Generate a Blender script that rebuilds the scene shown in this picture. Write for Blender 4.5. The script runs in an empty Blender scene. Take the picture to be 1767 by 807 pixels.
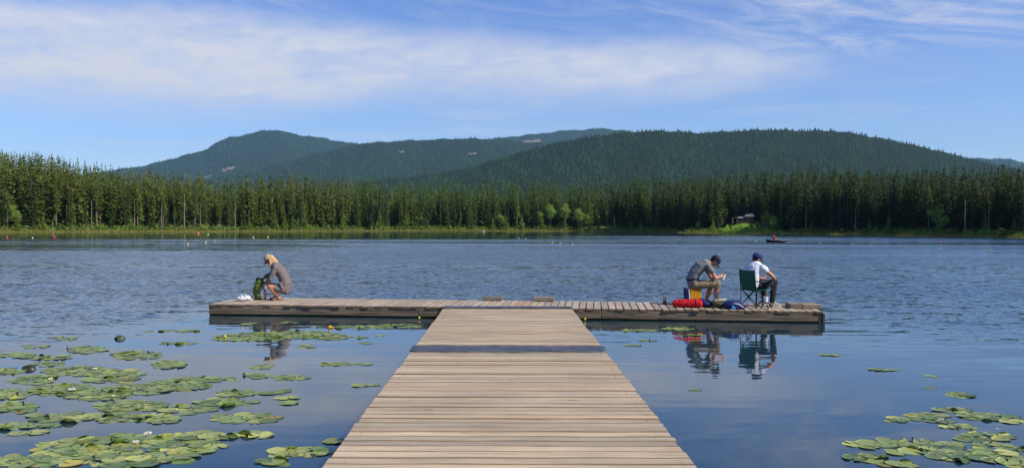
import bpy, math, random
import numpy as np
from mathutils import Vector, Matrix, Euler

rnd = random.Random(7)
SC = bpy.context.scene
COL = SC.collection

# ------------------------------------------------------------------ camera
CAM_Z = 2.08            # above the water
DECK_Z = 0.25           # top of the boards above the water
F_PX, CX, CY = 1500.0, 883.5, 403.5
HORIZON = 389.0
PITCH = math.atan((CY - HORIZON) / F_PX)
ROLL = 0.003
_f = Vector((0, math.cos(PITCH), -math.sin(PITCH)))
_r0 = Vector((1, 0, 0))
_u0 = Vector((0, math.sin(PITCH), math.cos(PITCH)))
_r = _r0 * math.cos(ROLL) + _u0 * math.sin(ROLL)
_u = -_r0 * math.sin(ROLL) + _u0 * math.cos(ROLL)
CAM_POS = Vector((0, 0, CAM_Z))
cam_data = bpy.data.cameras.new('camera')
cam = bpy.data.objects.new('camera', cam_data)
COL.objects.link(cam)
cam.matrix_world = Matrix(((_r.x, _u.x, -_f.x, 0), (_r.y, _u.y, -_f.y, 0), (_r.z, _u.z, -_f.z, CAM_Z), (0, 0, 0, 1)))
cam_data.sensor_width = 36.0
cam_data.lens = F_PX / 1767.0 * 36.0
cam_data.clip_start = 0.1
cam_data.clip_end = 30000.0
SC.camera = cam

# ------------------------------------------------------------------ sun and sky
SUN_AZ = math.radians(113)      # clockwise from +Y (the view direction): to the right, a little behind
SUN_EL = math.radians(43)
SKY_STRENGTH = 0.078
SUN_STRENGTH = 3.9
EXPOSURE = 0.55
to_sun = Vector((math.sin(SUN_AZ) * math.cos(SUN_EL), math.cos(SUN_AZ) * math.cos(SUN_EL), math.sin(SUN_EL)))
sun_data = bpy.data.lights.new('sun', 'SUN')
sun_data.energy = SUN_STRENGTH
sun_data.angle = math.radians(0.5)
sun_data.color = (1.0, 0.93, 0.82)
sun = bpy.data.objects.new('sun', sun_data)
COL.objects.link(sun)
sun.rotation_euler = to_sun.to_track_quat('Z', 'Y').to_euler()
sun.location = (60, -20, 60)


class NT:
    """small helper for writing node trees"""
    def __init__(self, tree):
        self.t = tree
        self.n = tree.nodes
        self.l = tree.links
        self.n.clear()

    def node(self, kind, **kw):
        nd = self.n.new(kind)
        for k, v in kw.items():
            setattr(nd, k, v)
        return nd

    def put(self, sock, v):
        if v is None:
            return
        if hasattr(v, 'links'):
            self.l.new(v, sock)
        else:
            sock.default_value = v

    def m(self, op, a, b=None, c=None, clamp=False):
        nd = self.node('ShaderNodeMath', operation=op, use_clamp=clamp)
        for i, v in enumerate((a, b, c)):
            self.put(nd.inputs[i], v)
        return nd.outputs[0]

    def smooth(self, v, a, b):
        nd = self.node('ShaderNodeMapRange', interpolation_type='SMOOTHSTEP')
        for k, x in (('Value', v), ('From Min', a), ('From Max', b)):
            self.put(nd.inputs[k], x)
        return nd.outputs[0]

    def lin(self, v, a, b, c, d):
        nd = self.node('ShaderNodeMapRange')
        for k, x in (('Value', v), ('From Min', a), ('From Max', b), ('To Min', c), ('To Max', d)):
            self.put(nd.inputs[k], x)
        return nd.outputs[0]

    def mix(self, f, a, b, mode='MIX'):
        nd = self.node('ShaderNodeMix', data_type='RGBA', blend_type=mode)
        self.put(nd.inputs[0], f)
        self.put(nd.inputs[6], a)
        self.put(nd.inputs[7], b)
        return nd.outputs[2]

    def xyz(self, x, y, z):
        nd = self.node('ShaderNodeCombineXYZ')
        for i, v in enumerate((x, y, z)):
            self.put(nd.inputs[i], v)
        return nd.outputs[0]

    def sep(self, v):
        nd = self.node('ShaderNodeSeparateXYZ')
        self.put(nd.inputs[0], v)
        return nd.outputs

    def mapping(self, v, scale=(1, 1, 1), loc=(0, 0, 0), rot=(0, 0, 0)):
        nd = self.node('ShaderNodeMapping')
        self.put(nd.inputs['Vector'], v)
        self.put(nd.inputs['Scale'], scale)
        self.put(nd.inputs['Location'], loc)
        self.put(nd.inputs['Rotation'], rot)
        return nd.outputs[0]

    def noise(self, v, scale, detail=3.0, rough=0.55, dist=0.0):
        nd = self.node('ShaderNodeTexNoise')
        self.put(nd.inputs['Vector'], v)
        self.put(nd.inputs['Scale'], scale)
        self.put(nd.inputs['Detail'], detail)
        self.put(nd.inputs['Roughness'], rough)
        self.put(nd.inputs['Distortion'], dist)
        return nd.outputs[0]

    def curve(self, v, pts, lo, hi):
        """piecewise curve through (x, y) points; x in lo..hi, y in 0..1"""
        nd = self.node('ShaderNodeFloatCurve')
        c = nd.mapping.curves[0]
        P = [((x - lo) / (hi - lo), y) for x, y in pts]
        c.points[0].location = P[0]
        c.points[1].location = P[-1]
        for p in P[1:-1]:
            c.points.new(*p)
        nd.mapping.update()
        self.put(nd.inputs['Value'], self.lin(v, lo, hi, 0.0, 1.0))
        return nd.outputs[0]


def lin(c):
    if isinstance(c, str):
        c = [int(c[i:i + 2], 16) / 255 for i in (1, 3, 5)]
    return tuple(x / 12.92 if x <= .04045 else ((x + .055) / 1.055) ** 2.4 for x in c[:3]) + (1.0,)


world = bpy.data.worlds.new('World')
SC.world = world
world.use_nodes = True
w = NT(world.node_tree)
sky = w.node('ShaderNodeTexSky', sky_type='NISHITA')
sky.sun_disc = False
sky.sun_elevation = SUN_EL
sky.sun_rotation = SUN_AZ
sky.altitude = 100.0
sky.air_density = 1.0
sky.dust_density = 0.15
sky.ozone_density = 4.0
tc = w.node('ShaderNodeTexCoord').outputs['Generated']
dx, dy, dz = w.sep(tc)
az = w.m('ARCTAN2', dx, dy)
el = w.m('ARCSINE', dz)
# cirrus sheet: limits in elevation as a function of azimuth (radians)
E0 = 0.45
up_pts = [(-.75, .224), (-.53, .226), (-.42, .234), (-.27, .234), (-.10, .222), (.08, .214), (.24, .206), (.36, .182), (.46, .13), (.75, .10)]
lo_pts = [(-.75, .105), (-.53, .113), (-.42, .115), (-.25, .120), (-.17, .135), (.0, .138), (.12, .134), (.24, .142), (.36, .160), (.46, .18), (.75, .2)]
warp = w.noise(w.xyz(w.m('MULTIPLY', az, 3.0), w.m('MULTIPLY', el, 12.0), 3.1), 2.2, 4.0, .6)
elw = w.m('ADD', el, w.m('MULTIPLY', w.m('SUBTRACT', warp, .5), .030))
upc = w.m('MULTIPLY', w.curve(az, [(x, y / E0) for x, y in up_pts], -.75, .75), E0)
loc_ = w.m('MULTIPLY', w.curve(az, [(x, y / E0) for x, y in lo_pts], -.75, .75), E0)
band = w.m('MULTIPLY', w.smooth(w.m('SUBTRACT', elw, loc_), -.018, .040), w.smooth(w.m('SUBTRACT', upc, elw), -.012, .028))
# feathered streaks running down to the left
sv = w.xyz(w.m('ADD', w.m('MULTIPLY', az, 7.0), w.m('MULTIPLY', el, -7.0)), w.m('ADD', w.m('MULTIPLY', el, 16.0), w.m('MULTIPLY', az, 2.5)), .7)
st1 = w.noise(sv, 2.4, 6.0, .62, .6)
sv2 = w.xyz(w.m('MULTIPLY', az, 3.0), w.m('ADD', w.m('MULTIPLY', el, 26.0), w.m('MULTIPLY', az, -1.5)), 4.7)
st2 = w.noise(sv2, 2.0, 5.0, .6, .4)
tex = w.m('ADD', w.m('MULTIPLY', st1, .6), w.m('MULTIPLY', st2, .4))
texs = w.smooth(tex, .30, .66)
# denser towards the left, breaking up to the right
dens = w.curve(az, [(-.75, .95), (-.45, 1.0), (-.2, .96), (.1, .92), (.3, .78), (.42, .35), (.75, .0)], -.75, .75)
c1 = w.m('MULTIPLY', band, w.m('MULTIPLY', dens, w.m('ADD', w.m('MULTIPLY', texs, .52), .50)))
# thin high veil and the wisps at upper right
w1 = w.smooth(w.noise(w.xyz(w.m('MULTIPLY', az, 2.6), w.m('ADD', w.m('MULTIPLY', el, 14.0), w.m('MULTIPLY', az, 2.0)), 9.3), 2.6, 7.0, .66, 1.2), .38, .78)
wm = w.m('MULTIPLY', w.smooth(el, .15, .21), w.smooth(el, .30, .235))
wr = w.m('MULTIPLY', w.smooth(az, .18, .32), w.smooth(az, .60, .46))
c2 = w.m('MULTIPLY', w.m('MULTIPLY', w1, wm), w.m('ADD', w.m('MULTIPLY', wr, .55), .30))
w2 = w.smooth(w.noise(w.xyz(w.m('MULTIPLY', az, 2.2), w.m('MULTIPLY', el, 30.0), 1.3), 2.0, 4.0, .55), .50, .72)
c3 = w.m('MULTIPLY', w.m('MULTIPLY', w2, .28), w.m('MULTIPLY', w.smooth(el, .05, .085), w.smooth(el, .17, .12)))
front = w.smooth(dy, .2, .5)
veil = w.m('MULTIPLY', w.m('ADD', w.m('MULTIPLY', warp, .12), .02), w.smooth(el, .25, .15))
cover = w.m('MULTIPLY', w.m('ADD', w.m('MAXIMUM', w.m('MAXIMUM', c1, c2), c3), veil), front, clamp=True)
skyc = w.mix(1.0, sky.outputs[0], (0.88, 1.0, 1.30, 1.0), 'MULTIPLY')
skyc = w.mix(w.smooth(el, .02, .34), skyc, w.mix(1.0, skyc, (.96, .92, 1.02, 1), 'MULTIPLY'))
CLOUD = (6.1, 6.3, 7.2, 1.0)
final = w.mix(cover, skyc, CLOUD)
bg = w.node('ShaderNodeBackground')
w.put(bg.inputs['Color'], final)
bg.inputs['Strength'].default_value = SKY_STRENGTH
wo = w.node('ShaderNodeOutputWorld')
w.l.new(bg.outputs[0], wo.inputs[0])

SC.view_settings.view_transform = 'Standard'
SC.view_settings.look = 'None'
SC.view_settings.gamma = 1.0
SC.view_settings.exposure = EXPOSURE
SC.view_settings.use_curve_mapping = False
SC.cycles.use_denoising = True
SC.cycles.max_bounces = 6
SC.cycles.diffuse_bounces = 2
SC.cycles.glossy_bounces = 3
SC.cycles.transmission_bounces = 2
SC.cycles.caustics_reflective = False
SC.cycles.caustics_refractive = False
SC.cycles.sample_clamp_indirect = 6.0
SC.cycles.volume_bounces = 0


# ------------------------------------------------------------------ geometry helpers
def yh_at(px):
    return HORIZON + ROLL * (px - CX)


def ray(px, py):
    return (_f * F_PX + _r * (px - CX) - _u * (py - CY)).normalized()


def at(px, py, z=0.0):
    """the point of the horizontal plane z that this line of sight of the survey meets"""
    d = ray(px, py)
    t = (z - CAM_Z) / d.z
    return CAM_POS + d * t


class MB:
    def __init__(self):
        self.v, self.f, self.c = [], [], []
        self.col = (1, 1, 1)

    def add(self, vs, fs, col=None):
        o = len(self.v)
        self.v += [tuple(p) for p in vs]
        self.f += [tuple(i + o for i in q) for q in fs]
        self.c += [tuple(col or self.col)] * len(vs)

    def box(self, c, s, rot=None, col=None, ch=0.0):
        x, y, z = s[0] / 2, s[1] / 2, s[2] / 2
        if ch <= 0:
            P = [Vector((i * x, j * y, k * z)) for k in (-1, 1) for j in (-1, 1) for i in (-1, 1)]
            F = [(0, 2, 3, 1), (4, 5, 7, 6), (0, 1, 5, 4), (2, 6, 7, 3), (0, 4, 6, 2), (1, 3, 7, 5)]
        else:
            P, F = [], []
            for (zz, k) in ((-z, 1), (-z + ch, 0), (z - ch, 0), (z, 1)):
                a, b = x - ch * k, y - ch * k
                e = ch * .7
                P += [Vector(q) for q in ((a - e, -b, zz), (a, -b + e, zz), (a, b - e, zz), (a - e, b, zz), (-a + e, b, zz), (-a, b - e, zz), (-a, -b + e, zz), (-a + e, -b, zz))]
            for l in range(3):
                for i in range(8):
                    j = (i + 1) % 8
                    F.append((l * 8 + i, l * 8 + j, l * 8 + 8 + j, l * 8 + 8 + i))
            F.append(tuple(range(7, -1, -1)))
            F.append(tuple(range(24, 32)))
        R = Matrix.Identity(3) if rot is None else Euler(rot).to_matrix()
        self.add([R @ p + Vector(c) for p in P], F, col)

    def tube(self, pts, rad, n=8, col=None, caps=True, closed=False):
        pts = [Vector(p) for p in pts]
        if not hasattr(rad, '__len__'):
            rad = [rad] * len(pts)
        V, F = [], []
        ref = None
        N = len(pts)
        for i, p in enumerate(pts):
            if closed:
                d = pts[(i + 1) % N] - pts[i - 1]
            else:
                d = pts[min(i + 1, N - 1)] - pts[max(i - 1, 0)]
            d.normalize()
            if ref is None:
                ref = Vector((0, 0, 1)) if abs(d.z) < .9 else Vector((1, 0, 0))
            a = d.cross(ref).normalized()
            b = d.cross(a).normalized()
            ref = -b if False else ref
            for k in range(n):
                t = 2 * math.pi * k / n
                V.append(p + (a * math.cos(t) + b * math.sin(t)) * rad[i])
        for i in range(N if closed else N - 1):
            i2 = (i + 1) % N
            for k in range(n):
                k2 = (k + 1) % n
                F.append((i * n + k, i * n + k2, i2 * n + k2, i2 * n + k))
        if caps and not closed:
            F.append(tuple(range(n - 1, -1, -1)))
            F.append(tuple(range((N - 1) * n, N * n)))
        self.add(V, F, col)

    def lathe(self, prof, n=16, c=(0, 0, 0), R=None, col=None, sx=1, sy=1):
        V, F = [], []
        for (r, z) in prof:
            for k in range(n):
                t = 2 * math.pi * k / n
                V.append(Vector((r * math.cos(t) * sx, r * math.sin(t) * sy, z)))
        for i in range(len(prof) - 1):
            for k in range(n):
                k2 = (k + 1) % n
                F.append((i * n + k, i * n + k2, (i + 1) * n + k2, (i + 1) * n + k))
        if prof[0][0] > 1e-5:
            F.append(tuple(range(n - 1, -1, -1)))
        if prof[-1][0] > 1e-5:
            F.append(tuple(range((len(prof) - 1) * n, len(prof) * n)))
        R = R or Matrix.Identity(3)
        self.add([R @ p + Vector(c) for p in V], F, col)

    def sphere(self, c, r, n=12, m=8, R=None, col=None):
        if not hasattr(r, '__len__'):
            r = (r, r, r)
        V, F = [Vector((0, 0, -r[2]))], []
        for i in range(1, m):
            a = -math.pi / 2 + math.pi * i / m
            for k in range(n):
                t = 2 * math.pi * k / n
                V.append(Vector((r[0] * math.cos(a) * math.cos(t), r[1] * math.cos(a) * math.sin(t), r[2] * math.sin(a))))
        V.append(Vector((0, 0, r[2])))
        for k in range(n):
            k2 = (k + 1) % n
            F.append((0, 1 + k2, 1 + k))
            for i in range(m - 2):
                F.append((1 + i * n + k, 1 + i * n + k2, 1 + (i + 1) * n + k2, 1 + (i + 1) * n + k))
            F.append((1 + (m - 2) * n + k, 1 + (m - 2) * n + k2, len(V) - 1))
        R = R or Matrix.Identity(3)
        self.add([R @ p + Vector(c) for p in V], F, col)

    def capsule(self, a, ra, b, rb, n=14):
        a, b = Vector(a), Vector(b)
        d = b - a
        L = d.length
        q = d.to_track_quat('Z', 'Y').to_matrix() if L > 1e-6 else Matrix.Identity(3)
        prof = []
        for i in range(0, 6):
            t = -math.pi / 2 + math.pi / 2 * i / 5
            prof.append((max(ra * math.cos(t), 0), ra * math.sin(t)))
        for i in range(0, 6):
            t = math.pi / 2 * i / 5
            prof.append((max(rb * math.cos(t), 0), L + rb * math.sin(t)))
        prof[0] = (1e-4, prof[0][1])
        prof[-1] = (1e-4, prof[-1][1])
        self.lathe(prof, n, a, q)

    def mesh(self, name, mats, smooth=False):
        me = bpy.data.meshes.new(name)
        me.from_pydata(self.v, [], self.f)
        at_ = me.attributes.new('tint', 'FLOAT_COLOR', 'POINT')
        arr = np.ones((len(self.v), 4), np.float32)
        arr[:, :3] = np.array(self.c, np.float32)
        at_.data.foreach_set('color', arr.ravel())
        for m_ in (mats if isinstance(mats, (list, tuple)) else [mats]):
            me.materials.append(m_)
        if smooth:
            me.polygons.foreach_set('use_smooth', [True] * len(me.polygons))
        me.update()
        return me

    def build(self, name, mats, parent=None, loc=(0, 0, 0), rot=(0, 0, 0), smooth=False):
        o = bpy.data.objects.new(name, self.mesh(name, mats, smooth))
        COL.objects.link(o)
        o.location = loc
        o.rotation_euler = rot
        if parent is not None:
            o.parent = parent
        return o


def np_mesh(name, V, F, tint, mat, smooth=False):
    """V (n,3), F (m,k) with k = 3 or 4, tint (n,3)"""
    me = bpy.data.meshes.new(name)
    k = F.shape[1]
    me.vertices.add(len(V))
    me.vertices.foreach_set('co', np.ascontiguousarray(V, np.float32).ravel())
    me.loops.add(F.size)
    me.loops.foreach_set('vertex_index', np.ascontiguousarray(F, np.int32).ravel())
    me.polygons.add(len(F))
    me.polygons.foreach_set('loop_start', np.arange(0, F.size, k, dtype=np.int32))
    me.update(calc_edges=True)
    a = me.attributes.new('tint', 'FLOAT_COLOR', 'POINT')
    arr = np.ones((len(V), 4), np.float32)
    arr[:, :3] = tint
    a.data.foreach_set('color', arr.ravel())
    me.materials.append(mat)
    if smooth:
        me.polygons.foreach_set('use_smooth', np.ones(len(F), bool))
    me.validate()
    return me


def link_mesh(name, me, parent=None, loc=(0, 0, 0), rotz=0.0, scale=None):
    o = bpy.data.objects.new(name, me)
    COL.objects.link(o)
    o.location = loc
    o.rotation_euler = (0, 0, rotz)
    if scale is not None:
        o.scale = scale if hasattr(scale, '__len__') else (scale,) * 3
    if parent is not None:
        o.parent = parent
    return o


def tag(o, label=None, cat=None, group=None, kind=None):
    if label:
        o['label'] = label
    if cat:
        o['category'] = cat
    if group:
        o['group'] = group
    if kind:
        o['kind'] = kind
    return o


def thing(name, label, cat, loc=(0, 0, 0), rotz=0.0, group=None):
    o = bpy.data.objects.new(name, None)
    COL.objects.link(o)
    o.location = loc
    o.rotation_euler = (0, 0, rotz)
    o.empty_display_size = .2
    return tag(o, label, cat, group)


def copy_thing(root, loc, rotz=0.0, scale=1.0, label=None, group=None):
    r = root.copy()
    COL.objects.link(r)
    r.location = loc
    r.rotation_euler = (0, 0, rotz)
    r.scale = (scale,) * 3
    if label:
        r['label'] = label
    if group:
        r['group'] = group
    for ch in list(root.children):
        c = ch.copy()
        COL.objects.link(c)
        c.parent = r
    return r


def blob(name, prims, mat, parent=None, voxel=.012, smooth=3, col=(1, 1, 1), post=None):
    """one continuous soft surface grown from tapered capsules and ellipsoids"""
    b = MB()
    for p in prims:
        if p[0] == 'c':
            b.capsule(p[1], p[2], p[3], p[4])
        elif p[0] == 'e':
            b.sphere(p[1], p[2], 16, 10, p[3] if len(p) > 3 else None)
        elif p[0] == 'b':
            b.box(p[1], p[2], p[3] if len(p) > 3 else None)
    me = b.mesh(name, mat)
    o = bpy.data.objects.new(name, me)
    COL.objects.link(o)
    md = o.modifiers.new('r', 'REMESH')
    md.mode = 'VOXEL'
    md.voxel_size = voxel
    ms = o.modifiers.new('s', 'SMOOTH')
    ms.factor = .5
    ms.iterations = smooth
    dg = bpy.context.evaluated_depsgraph_get()
    me2 = bpy.data.meshes.new_from_object(o.evaluated_get(dg))
    me2.name = name
    o.modifiers.clear()
    o.data = me2
    me2.materials.clear()
    me2.materials.append(mat)
    if 'tint' in me2.attributes:
        me2.attributes.remove(me2.attributes['tint'])
    n = len(me2.vertices)
    co = np.zeros(n * 3, np.float32)
    me2.vertices.foreach_get('co', co)
    co = co.reshape(-1, 3)
    a = me2.attributes.new('tint', 'FLOAT_COLOR', 'POINT')
    arr = np.ones((n, 4), np.float32)
    arr[:, :3] = col
    if post:
        arr[:, :3] = post(co, arr[:, :3])
        me2.vertices.foreach_set('co', co.ravel())
    a.data.foreach_set('color', arr.ravel())
    me2.polygons.foreach_set('use_smooth', [True] * len(me2.polygons))
    me2.update()
    if parent is not None:
        o.parent = parent
    return o


# ------------------------------------------------------------------ materials
def mat_new(name):
    m_ = bpy.data.materials.new(name)
    m_.use_nodes = True
    return m_, NT(m_.node_tree)


def finish(t, color, rough=.6, bump=None, bump_d=.01, spec=.5, metal=0.0, extra=None):
    p = t.node('ShaderNodeBsdfPrincipled')
    t.put(p.inputs['Base Color'], color)
    t.put(p.inputs['Roughness'], rough)
    p.inputs['Metallic'].default_value = metal
    p.inputs['Specular IOR Level'].default_value = spec
    if bump is not None:
        bn = t.node('ShaderNodeBump')
        bn.inputs['Strength'].default_value = 1.0
        t.put(bn.inputs['Distance'], bump_d)
        t.put(bn.inputs['Height'], bump)
        t.l.new(bn.outputs[0], p.inputs['Normal'])
    out = t.node('ShaderNodeOutputMaterial')
    t.l.new(p.outputs[0], out.inputs[0])
    return p, out


def tint_of(t):
    a = t.node('ShaderNodeAttribute', attribute_name='tint')
    return a.outputs['Color'], a.outputs['Fac']


def obj_co(t):
    return t.node('ShaderNodeTexCoord').outputs['Object']


def cloth(name, c, rough=.85, scale=60, amount=.25, bump_d=.004, spec=.25):
    m_, t = mat_new(name)
    tc_, _ = tint_of(t)
    co = obj_co(t)
    n1 = t.noise(co, 9, 4, .6)
    n2 = t.noise(co, scale, 2, .5)
    v = t.m('ADD', t.m('MULTIPLY', n1, amount * 1.4), 1 - amount * .7)
    colr = t.mix(1.0, t.mix(1.0, lin(c), tc_, 'MULTIPLY'), t.xyz(v, v, v), 'MULTIPLY')
    h = t.m('ADD', t.m('MULTIPLY', n1, 4.0), n2)
    finish(t, colr, rough, h, bump_d, spec)
    return m_


def plain(name, c, rough=.5, metal=0.0, amount=.12, scale=14, spec=.5):
    m_, t = mat_new(name)
    tc_, _ = tint_of(t)
    n1 = t.noise(obj_co(t), scale, 4, .6)
    v = t.m('ADD', t.m('MULTIPLY', n1, amount * 2), 1 - amount)
    colr = t.mix(1.0, t.mix(1.0, lin(c), tc_, 'MULTIPLY'), t.xyz(v, v, v), 'MULTIPLY')
    finish(t, colr, t.lin(n1, .3, .7, rough * .85, min(1, rough * 1.15)), None, 0, spec, metal)
    return m_


def wood(name, base, dark, axis=0, grain=38.0, along=1.6, knots=True, rough=.75, bump_d=.004, cracks=.35):
    """boards: grain runs along the axis (0 = X, 1 = Y); the tint attribute shifts tone and grain from board to board"""
    m_, t = mat_new(name)
    tc_, tf = tint_of(t)
    co = obj_co(t)
    off = t.m('MULTIPLY', tf, 173.0)
    sc = [grain, grain, grain]
    sc[axis] = along
    v = t.node('ShaderNodeVectorMath', operation='ADD')
    t.put(v.inputs[0], t.mapping(co, tuple(sc)))
    t.put(v.inputs[1], t.xyz(off, off, off))
    v = v.outputs[0]
    g1 = t.noise(v, 1.0, 5, .65, .8)
    sc2 = [9, 9, 9]
    sc2[axis] = .9
    g2 = t.noise(t.mapping(co, tuple(sc2)), 1.0, 4, .6, .3)
    patch = t.noise(co, .9, 4, .6)
    f = t.m('ADD', t.m('MULTIPLY', t.smooth(g1, .34, .70), .62), t.m('MULTIPLY', t.smooth(g2, .4, .75), .38))
    colr = t.mix(f, lin(base), lin(dark))
    colr = t.mix(1.0, colr, tc_, 'MULTIPLY')
    pv = t.lin(patch, .3, .7, .84, 1.10)
    colr = t.mix(1.0, colr, t.xyz(pv, pv, pv), 'MULTIPLY')
    if knots:
        vo = t.node('ShaderNodeTexVoronoi')
        sk = [5.5, 5.5, 5.5]
        sk[axis] = 1.35
        t.put(vo.inputs['Vector'], t.mapping(co, tuple(sk)))
        vo.inputs['Scale'].default_value = 1.0
        k = t.smooth(vo.outputs['Distance'], .10, .04)
        colr = t.mix(t.m('MULTIPLY', k, .75), colr, lin('#3a2a1e'))
    ck = t.smooth(t.noise(v, 1.7, 3, .5, .2), .66, .74)
    colr = t.mix(t.m('MULTIPLY', ck, cracks), colr, lin('#2b221b'))
    finish(t, colr, rough, t.m('SUBTRACT', g1, t.m('MULTIPLY', ck, .6)), bump_d, .3)
    return m_
# ------------------------------------------------------------------ lake shore
SH = [(-1500, 120), (-600, 150), (-200, 195), (100, 221), (440, 257), (600, 290), (740, 322), (1000, 328), (1090, 300), (1180, 266), (1300, 243), (1480, 213), (1767, 162), (2100, 130), (3200, 90)]
SHX = np.array([a for a, _ in SH], float)
SHZ = np.array([b for _, b in SH], float)
SKYL = [(-300, 255), (0, 257), (100, 270), (200, 290), (300, 303), (400, 313), (480, 308), (560, 312), (650, 319), (800, 320), (900, 318), (1000, 320), (1100, 314), (1200, 308), (1300, 299), (1400, 296), (1500, 296), (1600, 299), (1700, 298), (1767, 293), (2100, 285)]


def shore(px):
    return float(np.interp(px, SHX, SHZ))


def skyl(px):
    return float(np.interp(px, [a for a, _ in SKYL], [b for _, b in SKYL]))


def land_z(px, d):
    px = np.asarray(px, float)
    d = np.asarray(d, float)
    left = np.clip((520 - px) / 420, 0, 1)
    right = np.clip((px - 1150) / 300, 0, 1)
    s = .012 + .085 * left + .025 * right
    z = np.interp(d, [-6, 0, 2, 6], [-.9, .02, .22, .42]) + s * np.clip(d - 6, 0, 160)
    z = z + 2.1 * np.exp(-((px - 1285) / 34) ** 2) * np.clip((d - 4) / 14, 0, 1) * np.exp(-np.clip(d - 34, 0, 999) / 30)
    z = z + .9 * np.exp(-((px - 1035) / 30) ** 2) * np.clip((d - 4) / 16, 0, 1) * np.exp(-np.clip(d - 34, 0, 999) / 30)
    return z


def land_p(px, d):
    Z = shore(px) + d
    return Vector(((px - CX) / F_PX * Z, Z, float(land_z(px, d))))


# ground sheet: from the lake edge to beyond the hills
m_ground, t = mat_new('forest_ground')
co = obj_co(t)
tc_, _ = tint_of(t)
n1 = t.noise(co, .35, 5, .65)
n2 = t.noise(co, 2.6, 3, .6)
cg = t.mix(t.smooth(n1, .35, .65), lin('#4d4a2a'), lin('#5f6331'))
cg = t.mix(t.m('MULTIPLY', t.smooth(n2, .45, .7), .5), cg, lin('#6f6a45'))
finish(t, t.mix(1.0, cg, tc_, 'MULTIPLY'), .95, n2, .1, .1)
pxs = np.arange(-1500, 3201, 14.0)
ds = np.array([-6, -2, -.6, 0, .6, 1.4, 2.4, 4, 6, 9, 14, 20, 28, 40, 60, 90, 130, 180, 260, 500, 1200, 3000, 8300.0])
PX, D = np.meshgrid(pxs, ds)
wob = .9 * np.sin(PX / 17.0) + .7 * np.sin(PX / 6.1 + 1) + .5 * np.sin(PX / 39.0 + 2)
ZZ = np.interp(PX, SHX, SHZ) + D + wob * np.exp(-np.abs(D) / 30)
V = np.stack([(PX - CX) / F_PX * ZZ, ZZ, land_z(PX, D)], -1).reshape(-1, 3)
nx = len(pxs)
q = (np.arange(len(ds) - 1)[:, None] * nx + np.arange(nx - 1)[None, :]).ravel()
F = np.stack([q, q + 1, q + nx + 1, q + nx], -1)
g = link_mesh('ground', np_mesh('ground', V, F, np.ones(3), m_ground, True))
tag(g, kind='structure')

# ------------------------------------------------------------------ water
m_water, t = mat_new('lake_water')
co = obj_co(t)
wx, wy, wz = t.sep(co)
# where the wind reaches: sheltered close to the landing, ruffled beyond it, slicks near the far shore
big = t.noise(t.mapping(co, (.05, .09, 1)), 1.0, 3, .5)
wyw = t.m('ADD', wy, t.m('MULTIPLY', t.m('SUBTRACT', big, .5), 9.0))
open_ = t.smooth(wyw, 17.0, 27.0)
side = t.m('MULTIPLY', t.smooth(t.m('ABSOLUTE', t.m('SUBTRACT', wx, .3)), 6.0, 9.5), t.smooth(wyw, 11.5, 19.0))
wind = t.m('MAXIMUM', open_, t.m('MULTIPLY', side, .75))
slick = t.noise(t.mapping(co, (.0055, .045, 1), (.0, .37, 0)), 1.0, 3, .55, .4)
slickm = t.smooth(slick, .40, .56)
slick2 = t.noise(t.mapping(co, (.0022, .020, 1), (.4, .1, 0)), 1.0, 2, .5, .3)
far_calm = t.smooth(slick2, .38, .60)
streak = t.lin(slickm, 0, 1, .50, 1.05)
nearshore = t.smooth(wy, 260.0, 110.0)
farm = t.m('ADD', t.m('MULTIPLY', nearshore, .92), t.m('MULTIPLY', far_calm, t.m('MULTIPLY', t.m('SUBTRACT', 1.0, nearshore), .35)))
calm1 = t.m('MULTIPLY', t.smooth(t.m('ADD', wy, t.m('MULTIPLY', t.m('SUBTRACT', slick, .5), 60.0)), 118.0, 136.0), t.smooth(wx, 70.0, -25.0))
calm2 = t.m('MULTIPLY', t.m('MULTIPLY', t.smooth(wy, 58.0, 72.0), t.smooth(wy, 102.0, 92.0)), t.smooth(wx, -8.0, -28.0))
calm2 = t.m('MULTIPLY', calm2, t.lin(t.smooth(t.noise(t.mapping(co, (.02, .16, 1), (.2, .6, 0)), 1.0, 3, .6, .4), .40, .58), 0, 1, .55, 1.0))
band = t.m('MULTIPLY', t.smooth(t.m('ADD', wy, t.m('MULTIPLY', t.m('SUBTRACT', slick, .5), 50.0)), 96.0, 104.0), t.smooth(t.m('ADD', wy, t.m('MULTIPLY', t.m('SUBTRACT', slick, .5), 60.0)), 140.0, 122.0))
thin = t.m('MULTIPLY', t.smooth(t.noise(t.mapping(co, (.0030, .11, 1), (.9, .2, 0)), 1.0, 2, .5, .2), .56, .63), t.smooth(wy, 70.0, 110.0))
farm = t.m('MULTIPLY', t.m('MULTIPLY', farm, t.m('SUBTRACT', 1.0, t.m('MULTIPLY', calm1, .96))), t.m('SUBTRACT', 1.0, t.m('MAXIMUM', t.m('MULTIPLY', calm2, .88), t.m('MULTIPLY', thin, .9))))
amp = t.m('MULTIPLY', t.m('MULTIPLY', wind, streak), farm)
amp = t.m('ADD', amp, .006)
def ncol(v, scale, detail, rough, dist):
    nd = t.node('ShaderNodeTexNoise')
    t.put(nd.inputs['Vector'], v)
    for k, x in (('Scale', scale), ('Detail', detail), ('Roughness', rough), ('Distortion', dist)):
        nd.inputs[k].default_value = x
    s_ = t.node('ShaderNodeSeparateColor')
    t.l.new(nd.outputs['Color'], s_.inputs[0])
    return s_.outputs


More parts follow.
